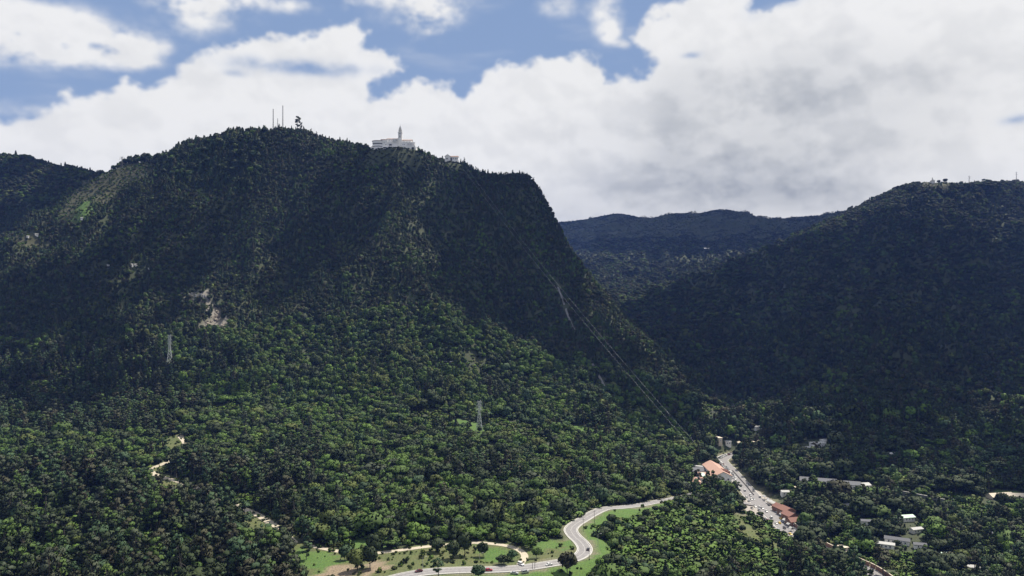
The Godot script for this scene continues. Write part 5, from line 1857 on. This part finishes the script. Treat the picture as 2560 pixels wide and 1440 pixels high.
	# houses between the trees of the valley
	for q in [[2026, 1118, 14, 9, 4.0, 0.0, 0.1, pale, "flat white roofed house in the upper valley, lowest of three"], [2045, 1110, 17, 10, 5.5, 0.0, 0.1, pale, "widest flat white roofed house in the upper valley"], [2067, 1104, 13, 9, 6.0, 0.0, 0.1, pale, "flat white roofed house in the upper valley, highest of three"],
			[2045, 1204, 34, 12, 5.0, 2.4, -0.35, tin, "long grey roofed hall with skylight strips in the valley"], [2085, 1218, 26, 14, 5.0, 2.6, -0.35, tin, "wide grey roofed hall below the long hall"], [2125, 1212, 18, 12, 5.0, 2.2, -0.3, tin, "small grey roofed hall at the end of the long halls"], [2157, 1213, 12, 9, 4.5, 1.4, 0.2, pale, "white roofed house beside the grey halls"], [2183, 1221, 11, 5, 3.5, 0.0, 0.1, pale, "narrow white roofed shed beside the grey halls"],
			[2263, 1292, 14, 7, 3.6, 1.2, 0.2, mint, "pale green roofed shed among the valley trees"], [2215, 1360, 12, 6, 3.6, 0.8, -0.45, pale, "white roofed shed among the lower valley trees"], [2243, 1350, 18, 6, 3.8, 1.4, -0.5, tin, "dark grey roofed house beside the white roofed shed"], [2106, 1374, 6, 6, 5.0, 0.0, 0.3, cream, "small cream house behind the brown wall"],
			[1820, 1103, 7, 5, 4.5, 0.0, 0.0, pale, "small white house above the bend of the avenue"], [1849, 1113, 4, 6, 8.0, 1.0, 0.0, cream, "tall narrow cream house above the bend of the avenue"], [1889, 1102, 14, 6, 4.0, 1.2, 0.1, cream, "low cream house at the edge of the upper valley forest"], [1895, 1064, 10, 5, 3.5, 0.0, 0.2, pale, "small pale roofed hut deep in the canyon mouth forest"], [2186, 1076, 12, 5, 3.5, 0.8, 0.0, pale, "small pale roofed hut under the far wooded mountain"], [1996, 1219, 7, 5, 4.0, 0.0, 0.2, cream, "small cream house between the snack houses and the halls"],
			[2500, 1236, 24, 9, 2.6, 2.4, 0.2, cream, "cream tent roofed hall at the valley edge"], [2548, 1236, 16, 8, 2.6, 2.0, -0.1, cream, "smaller cream tent roofed hall at the valley edge"], [2400, 1166, 10, 6, 4.0, 1.2, 0.3, pale, "white house behind the bright green tree"], [2300, 1362, 9, 5, 3.5, 1.0, -0.3, tin, "small grey hut in the lower valley forest"],
			[1795, 1098, 5, 12, 7.0, 0.0, 0.3, cream, "pale slab sided house above the bend of the avenue"], [1750, 1163, 11, 3, 3.0, 0.4, -0.4, pale, "narrow white roofed shed in the forest behind the station"],
			[2120, 1262, 9, 6, 3.6, 1.0, 0.2, pale, "white roofed cottage downhill of the grey halls"], [2165, 1302, 8, 5, 3.4, 0.9, -0.2, tin, "grey roofed cottage downhill of the grey halls"], [2290, 1322, 10, 5, 3.4, 0.8, 0.3, pale, "white roofed cottage downhill of the pale green shed"], [2352, 1386, 9, 5, 3.4, 0.9, 0.1, mint, "small pale green cottage in the lower valley forest"], [2432, 1418, 11, 5, 3.4, 0.8, -0.2, pale, "low white roofed barn in the lower valley forest"], [1962, 1228, 7, 5, 3.4, 1.0, 0.0, pale, "white cottage between the avenue and the grey halls"], [2226, 1132, 10, 5, 3.4, 0.9, 0.2, pale, "white roofed cottage alone in the upper valley"], [2482, 1332, 10, 5, 3.4, 0.9, 0.1, tin, "grey roofed cottage near the cream tent roofed halls"]]:
		house("house", q[8], ground(q[0], q[1] + 9), q[2], q[3], q[4], q[5], q[6], white if q[7] != cream else cream, q[7], "houses between the valley trees", "house")
	var fence := thing("viaduct_wall", "long grey concrete wall crossing the wooded valley", "wall", Vector3.ZERO)
	var p0 := ground(2244, 1240)
	var p1 := ground(2362, 1262)
	p0.y = maxf(p0.y, p1.y) + 1.0
	p1.y = p0.y - 2.0
	for k in 9:
		var p := p0.lerp(p1, k / 9.0)
		var q := p0.lerp(p1, (k + 0.98) / 9.0)
		part("wall_panel", Shape.new().hull([p + Vector3(0, -5, 0.3), q + Vector3(0, -5, 0.3), q + Vector3(0, -5, -0.3), p + Vector3(0, -5, -0.3), p + Vector3(0, 4.5, 0.3), q + Vector3(0, 4.5, 0.3), q + Vector3(0, 4.5, -0.3), p + Vector3(0, 4.5, -0.3)]).mesh(), tin, fence)
	part("coping", Shape.new().hull([p0 + Vector3(0, 4.5, 0.6), p1 + Vector3(0, 4.5, 0.6), p1 + Vector3(0, 4.5, -0.6), p0 + Vector3(0, 4.5, -0.6), p0 + Vector3(0, 5.0, 0.6), p1 + Vector3(0, 5.0, 0.6), p1 + Vector3(0, 5.0, -0.6), p0 + Vector3(0, 5.0, -0.6)]).mesh(), paint("kerb stone", lin(0.5, 0.5, 0.5)), fence)
	# huts on the mountainside
	for q in [[92, 585, 8, "pair of tin roofs on the pilgrim path, upper hut by the grey clearing"], [70, 590, 5, "small tin hut beside the grey clearing on the dark slope"], [107, 636, 5, "lone tin hut at the end of the green terrace"], [329, 661, 6, "tin hut in the dark forest, one of a close pair"], [340, 661, 6, "tin hut in the dark forest, one of a close pair"], [271, 662, 5, "tin hut in the dark forest standing apart"], [371, 671, 5, "small tin hut just below the close pair"], [205, 544, 5, "tin hut at the foot of the bright meadow"]]:
		house("hut", q[3], ground(q[0], q[1] + 3), q[2] * 0.75, 3.0, 2.4, 0.5, 0.1, white, pale, "huts on the dark mountainside", "hut")
	# chapel on the mountain across the valley
	o = house("chapel", "tiny white chapel with statue on the far summit", crest(2331, 447, 3330.0), 12, 16, 8, 4.0, 0.0, white, tin, "", "chapel")
	s = Shape.new()
	s.ring(Vector3(-2, 0, 4), [2.4, 2.0, 2.0, 1.4, 1.8, 1.5, 0.9, 0.9, 0.0], [0, 12, 13, 13.2, 16, 19, 20, 21.5, 22.5], 10)
	part("statue", s.mesh(), mats["tower stone"], o)
	s = Shape.new()
	s.bar(Vector3(-5.0, 18.2, 4), Vector3(1.0, 18.2, 4), 0.5, 0.5, 6)
	part("statue_arm", s.mesh(), mats["tower stone"], o)


func build_rocks() -> void:
	var rock := grainy("pale rock", lin(0.34, 0.30, 0.245), 0.95, grain(25, 0.04, 0.6, 1.15), 0.12)
	var grey := grainy("grey rock", lin(0.22, 0.22, 0.23), 0.95, grain(26, 0.04, 0.65, 1.15), 0.12)
	for r in [[[[540, 782], [532, 795], [545, 800], [520, 810], [535, 815], [555, 812], [565, 818], [510, 822], [530, 824], [548, 825], [562, 824], [525, 803], [542, 790]], "pale tan rock slide scar in the dark forest", rock, 3.0], [[[450, 732], [462, 735], [475, 737], [488, 742], [502, 748], [512, 743], [518, 748], [508, 740]], "small grey rock outcrop above the tan rock slide", grey, 2.8]]:
		var o := thing("rock_outcrop", r[1], "rock", ground(r[0][0][0], r[0][0][1]))
		var base := o.position
		for q in r[0]:
			for j in 4:
				var s := Shape.new()
				var g := ground(q[0] + rng.randf_range(-6, 6), q[1] + rng.randf_range(-4, 4)) - base
				var size: float = float(r[3]) * rng.randf_range(0.45, 1.0)
				var off := Vector3(rng.randf(), rng.randf(), rng.randf()) * 80.0
				var k := Vector3(rng.randf_range(0.7, 1.3), rng.randf_range(0.6, 1.1), rng.randf_range(0.6, 1.0)) * size
				var pts := PackedVector3Array()
				for b in ball_v:
					pts.append(g + b * k * (1.0 + 0.9 * fine_noise.get_noise_3dv(b * 25.0 + off)))
				for f in ball_f:
					s.tri(pts[f[0]], pts[f[1]], pts[f[2]])
				part("boulder", s.mesh(), r[2], o)
	# bed and rails of the funicular
	var conc := grainy("pale concrete", lin(0.24, 0.24, 0.24), 0.9, grain(27, 0.04, 0.5, 1.25), 0.2)
	for l in [[[[1395, 718], [1405, 745], [1415, 775], [1425, 803], [1438, 830]], "steep pale funicular track high on the dark slope"], [[[1478, 905], [1492, 930], [1505, 955], [1515, 976]], "steep pale funicular track cutting low on the slope"]]:
		var pts: PackedVector3Array = smooth_line(l[0].map(func(q): return ground(q[0], q[1])), 4.0)
		var o := thing("funicular_track", l[1], "track", Vector3.ZERO)
		part("track_bed", ribbon(pts, 1.7, 0.6).mesh(), conc, o)
		for s in [-0.7, 0.7]:
			part("rail", ribbon(pts, 0.08, 0.8, -1, -1, s).mesh(), mats["grey steel"], o)


func lone_tree(kind: int, variant: int, px: float, py: float, w: float, h: float, leaf: int, label: String, group := "") -> void:
	var g: Array = crowns[kind][variant % int(VARIANTS[kind])]
	var o := thing(KIND_NAMES[kind], label, "tree", crest(px, py, 1950.0 if px < 1400.0 else 3330.0) if py < 470.0 else ground(px, py), px * 0.7, group)
	o.scale = Vector3(w, h, w)
	part("crown", g[0], leaf_mats[leaf], o)
	part("trunk", g[1], pale_bark if kind == 2 else bark, o)


func build_lone_trees() -> void:
	lone_tree(2, 0, 743, 331, 1.5, 1.75, 6, "tall bare-stemmed eucalyptus on the summit beside the radio masts")
	lone_tree(2, 1, 752, 333, 0.7, 1.2, 6, "slim eucalyptus leaning beside the tall summit eucalyptus")
	lone_tree(3, 0, 661, 326, 0.9, 0.85, 0, "small dark conifer standing alone on the summit by the masts")
	lone_tree(3, 1, 806, 347, 1.2, 0.95, 0, "dark conifer on the ridge between the masts and the church")
	lone_tree(3, 2, 850, 359, 1.3, 1.05, 0, "slim dark conifer on the ridge, first before the church")
	lone_tree(3, 3, 864, 360, 1.5, 0.9, 0, "dark conifer twin on the ridge before the church")
	lone_tree(3, 0, 874, 362, 1.6, 1.1, 0, "broad dark conifer on the ridge nearest the church")
	lone_tree(0, 2, 900, 366, 1.1, 1.3, 0, "round dark tree below the church's rounded wing")
	lone_tree(0, 3, 916, 370, 1.2, 1.3, 4, "brownish round tree against the church's rounded wing")
	lone_tree(1, 1, 1052, 384, 1.0, 1.0, 4, "small flat-topped tree on the ridge just past the church")
	lone_tree(3, 2, 1207, 428, 1.7, 1.0, 0, "dark conifer on the ridge past the cable car station")
	lone_tree(3, 3, 424, 410, 0.8, 0.9, 4, "thin brown conifer at the edge of the grassy saddle")
	lone_tree(2, 3, 1268, 450, 1.0, 0.8, 0, "ragged eucalyptus on the cliff edge, first of the group")
	lone_tree(2, 4, 1300, 455, 1.2, 0.9, 0, "ragged eucalyptus on the cliff edge, middle of the group")
	lone_tree(2, 2, 1322, 462, 1.4, 1.0, 0, "broadest ragged eucalyptus on the cliff edge")
	lone_tree(0, 1, 2346, 456, 1.7, 2.0, 0, "round dark tree beside the far summit chapel")
	lone_tree(0, 4, 2362, 457, 2.3, 2.3, 0, "large round dark tree on the far summit beside the chapel")
	lone_tree(0, 5, 933, 1392, 1.3, 2.0, 0, "tall dark tree where the dirt trail passes behind it")
	lone_tree(0, 0, 893, 1425, 1.5, 1.6, 2, "large olive green tree on the bare earth slope")
	lone_tree(0, 2, 925, 1420, 1.2, 1.7, 0, "dark tree beside the large olive tree on the slope")
	lone_tree(0, 3, 862, 1400, 1.0, 1.2, 3, "bluish green tree below the dirt trail on the meadow")
	lone_tree(0, 1, 1089, 1380, 1.2, 1.1, 0, "dark round tree under the dirt trail bend")
	lone_tree(0, 6, 1134, 1398, 1.0, 1.4, 0, "dark tree in the middle of the meadow")
	lone_tree(0, 4, 1162, 1390, 1.2, 1.9, 0, "tallest dark tree in the middle of the meadow")
	lone_tree(0, 5, 1208, 1392, 0.9, 1.2, 0, "dark tree behind the bent street lamp")
	lone_tree(2, 2, 765, 1400, 0.8, 0.55, 3, "slim bluish tree where the dirt trail enters the meadow")
	lone_tree(0, 0, 1418, 1434, 1.35, 1.7, 4, "large brownish tree on the lawn inside the bend")
	lone_tree(2, 0, 1097, 1446, 0.8, 0.55, 3, "bluish tree hiding the winding road below the meadow")
	lone_tree(0, 2, 1196, 1446, 1.0, 1.0, 3, "bluish round tree in front of the winding road by the red car")
	lone_tree(0, 5, 934, 1184, 1.0, 1.4, 8, "single golden yellow round tree in the green forest")
	lone_tree(0, 1, 2322, 1150, 1.3, 1.5, 7, "yellow green tree standing out in the upper valley")
	lone_tree(0, 2, 2385, 1215, 1.7, 1.6, 5, "broad fresh green tree in the dark valley below the white house")
	lone_tree(1, 0, 2335, 1225, 1.5, 1.2, 5, "fresh green spreading tree beside the grey valley wall")
	lone_tree(0, 6, 2425, 1190, 1.1, 1.3, 7, "small yellow green tree by the bright valley lawn")
	lone_tree(0, 3, 2545, 1370, 1.6, 1.8, 5, "large fresh green tree at the edge of the lower valley")
	lone_tree(3, 1, 2013, 1392, 1.6, 1.3, 0, "broad dark cypress beside the shaded lower avenue")
	lone_tree(2, 1, 2210, 1440, 1.6, 1.1, 4, "big dark eucalyptus below the white roofed shed")
	lone_tree(2, 4, 710, 1375, 1.3, 1.0, 4, "big dark eucalyptus over the start of the dirt trail")


func build_objects() -> void:
	build_church()
	build_upper_station()
	build_towers()
	build_valley()
	build_rocks()
	build_cars()
	build_lone_trees()


func _ready() -> void:
	var cam := Camera3D.new()
	cam.name = "camera"
	cam.position = Vector3(0, EYE, 0)
	cam.fov = rad_to_deg(2.0 * atan(720.0 / F))
	cam.near = 1.0
	cam.far = 20000.0
	add_child(cam)
	cam.current = true
	var env := Environment.new()
	env.background_mode = Environment.BG_SKY
	env.sky = Sky.new()
	env.sky.sky_material = build_sky()
	env.tonemap_mode = Environment.TONE_MAPPER_LINEAR
	env.tonemap_exposure = 1.4
	env.background_energy_multiplier = 0.715
	env.sdfgi_enabled = true
	env.ssao_enabled = true
	env.ssil_enabled = true
	env.fog_enabled = true
	env.fog_density = 0.000039
	env.fog_light_color = Color(0.47, 0.62, 1.0)
	var we := WorldEnvironment.new()
	we.name = "environment"
	we.environment = env
	add_child(we)
	var sun := DirectionalLight3D.new()
	sun.name = "sun"
	sun.light_energy = 1.6
	sun.light_color = Color(1.0, 0.965, 0.90)
	sun.light_angular_distance = 0.6
	sun.shadow_enabled = true
	add_child(sun)
	sun.look_at_from_position(Vector3.ZERO, -SUN, Vector3.UP)
	print("sky ", Time.get_ticks_msec())

	rng.seed = 7
	wide_noise.seed = 21
	wide_noise.frequency = 0.008
	fine_noise.seed = 4
	fine_noise.frequency = 0.03
	fine_noise.fractal_octaves = 3
	gully_noise.seed = 9
	gully_noise.noise_type = FastNoiseLite.TYPE_SIMPLEX_SMOOTH
	gully_noise.frequency = 0.0052
	gully_noise.fractal_type = FastNoiseLite.FRACTAL_RIDGED
	gully_noise.fractal_octaves = 3
	stand_noise.seed = 31
	stand_noise.noise_type = FastNoiseLite.TYPE_CELLULAR
	stand_noise.cellular_return_type = FastNoiseLite.RETURN_CELL_VALUE
	stand_noise.frequency = 0.024
	stand_noise.domain_warp_enabled = true
	stand_noise.domain_warp_amplitude = 26.0
	stand_noise.domain_warp_frequency = 0.03
	stand_noise.fractal_type = FastNoiseLite.FRACTAL_NONE
	build_land()
	print("land ", Time.get_ticks_msec())
	grow_all()
	build_roads()
	scatter()
	place_trees()
	print("trees ", Time.get_ticks_msec())
	shade_cloud(1290, 600, 165, 230, 100, 1, 1500.0)
	shade_cloud(1400, 800, 110, 130, 50, 10, 1500.0)
	shade_cloud(1530, 920, 95, 120, 45, 11, 1400.0)
	shade_cloud(1650, 1010, 80, 100, 40, 12, 1400.0)
	shade_cloud(130, 770, 230, 170, 90, 2, 1300.0)
	shade_cloud(830, 590, 130, 110, 24, 6, 1500.0)
	shade_cloud(60, 500, 200, 190, 70, 7, 1600.0)
	shade_cloud(2250, 780, 750, 800, 105, 3, 1900.0)
	shade_cloud(1760, 820, 330, 560, 90, 4, 1800.0)
	shade_cloud(2430, 1120, 240, 170, 50, 8, 1500.0)
	shade_cloud(230, 960, 220, 110, 40, 9, 1300.0)
	shade_cloud(1850, 570, 1200, 900, 260, 5, 2900.0)
	build_objects()
	print("done ", Time.get_ticks_msec())
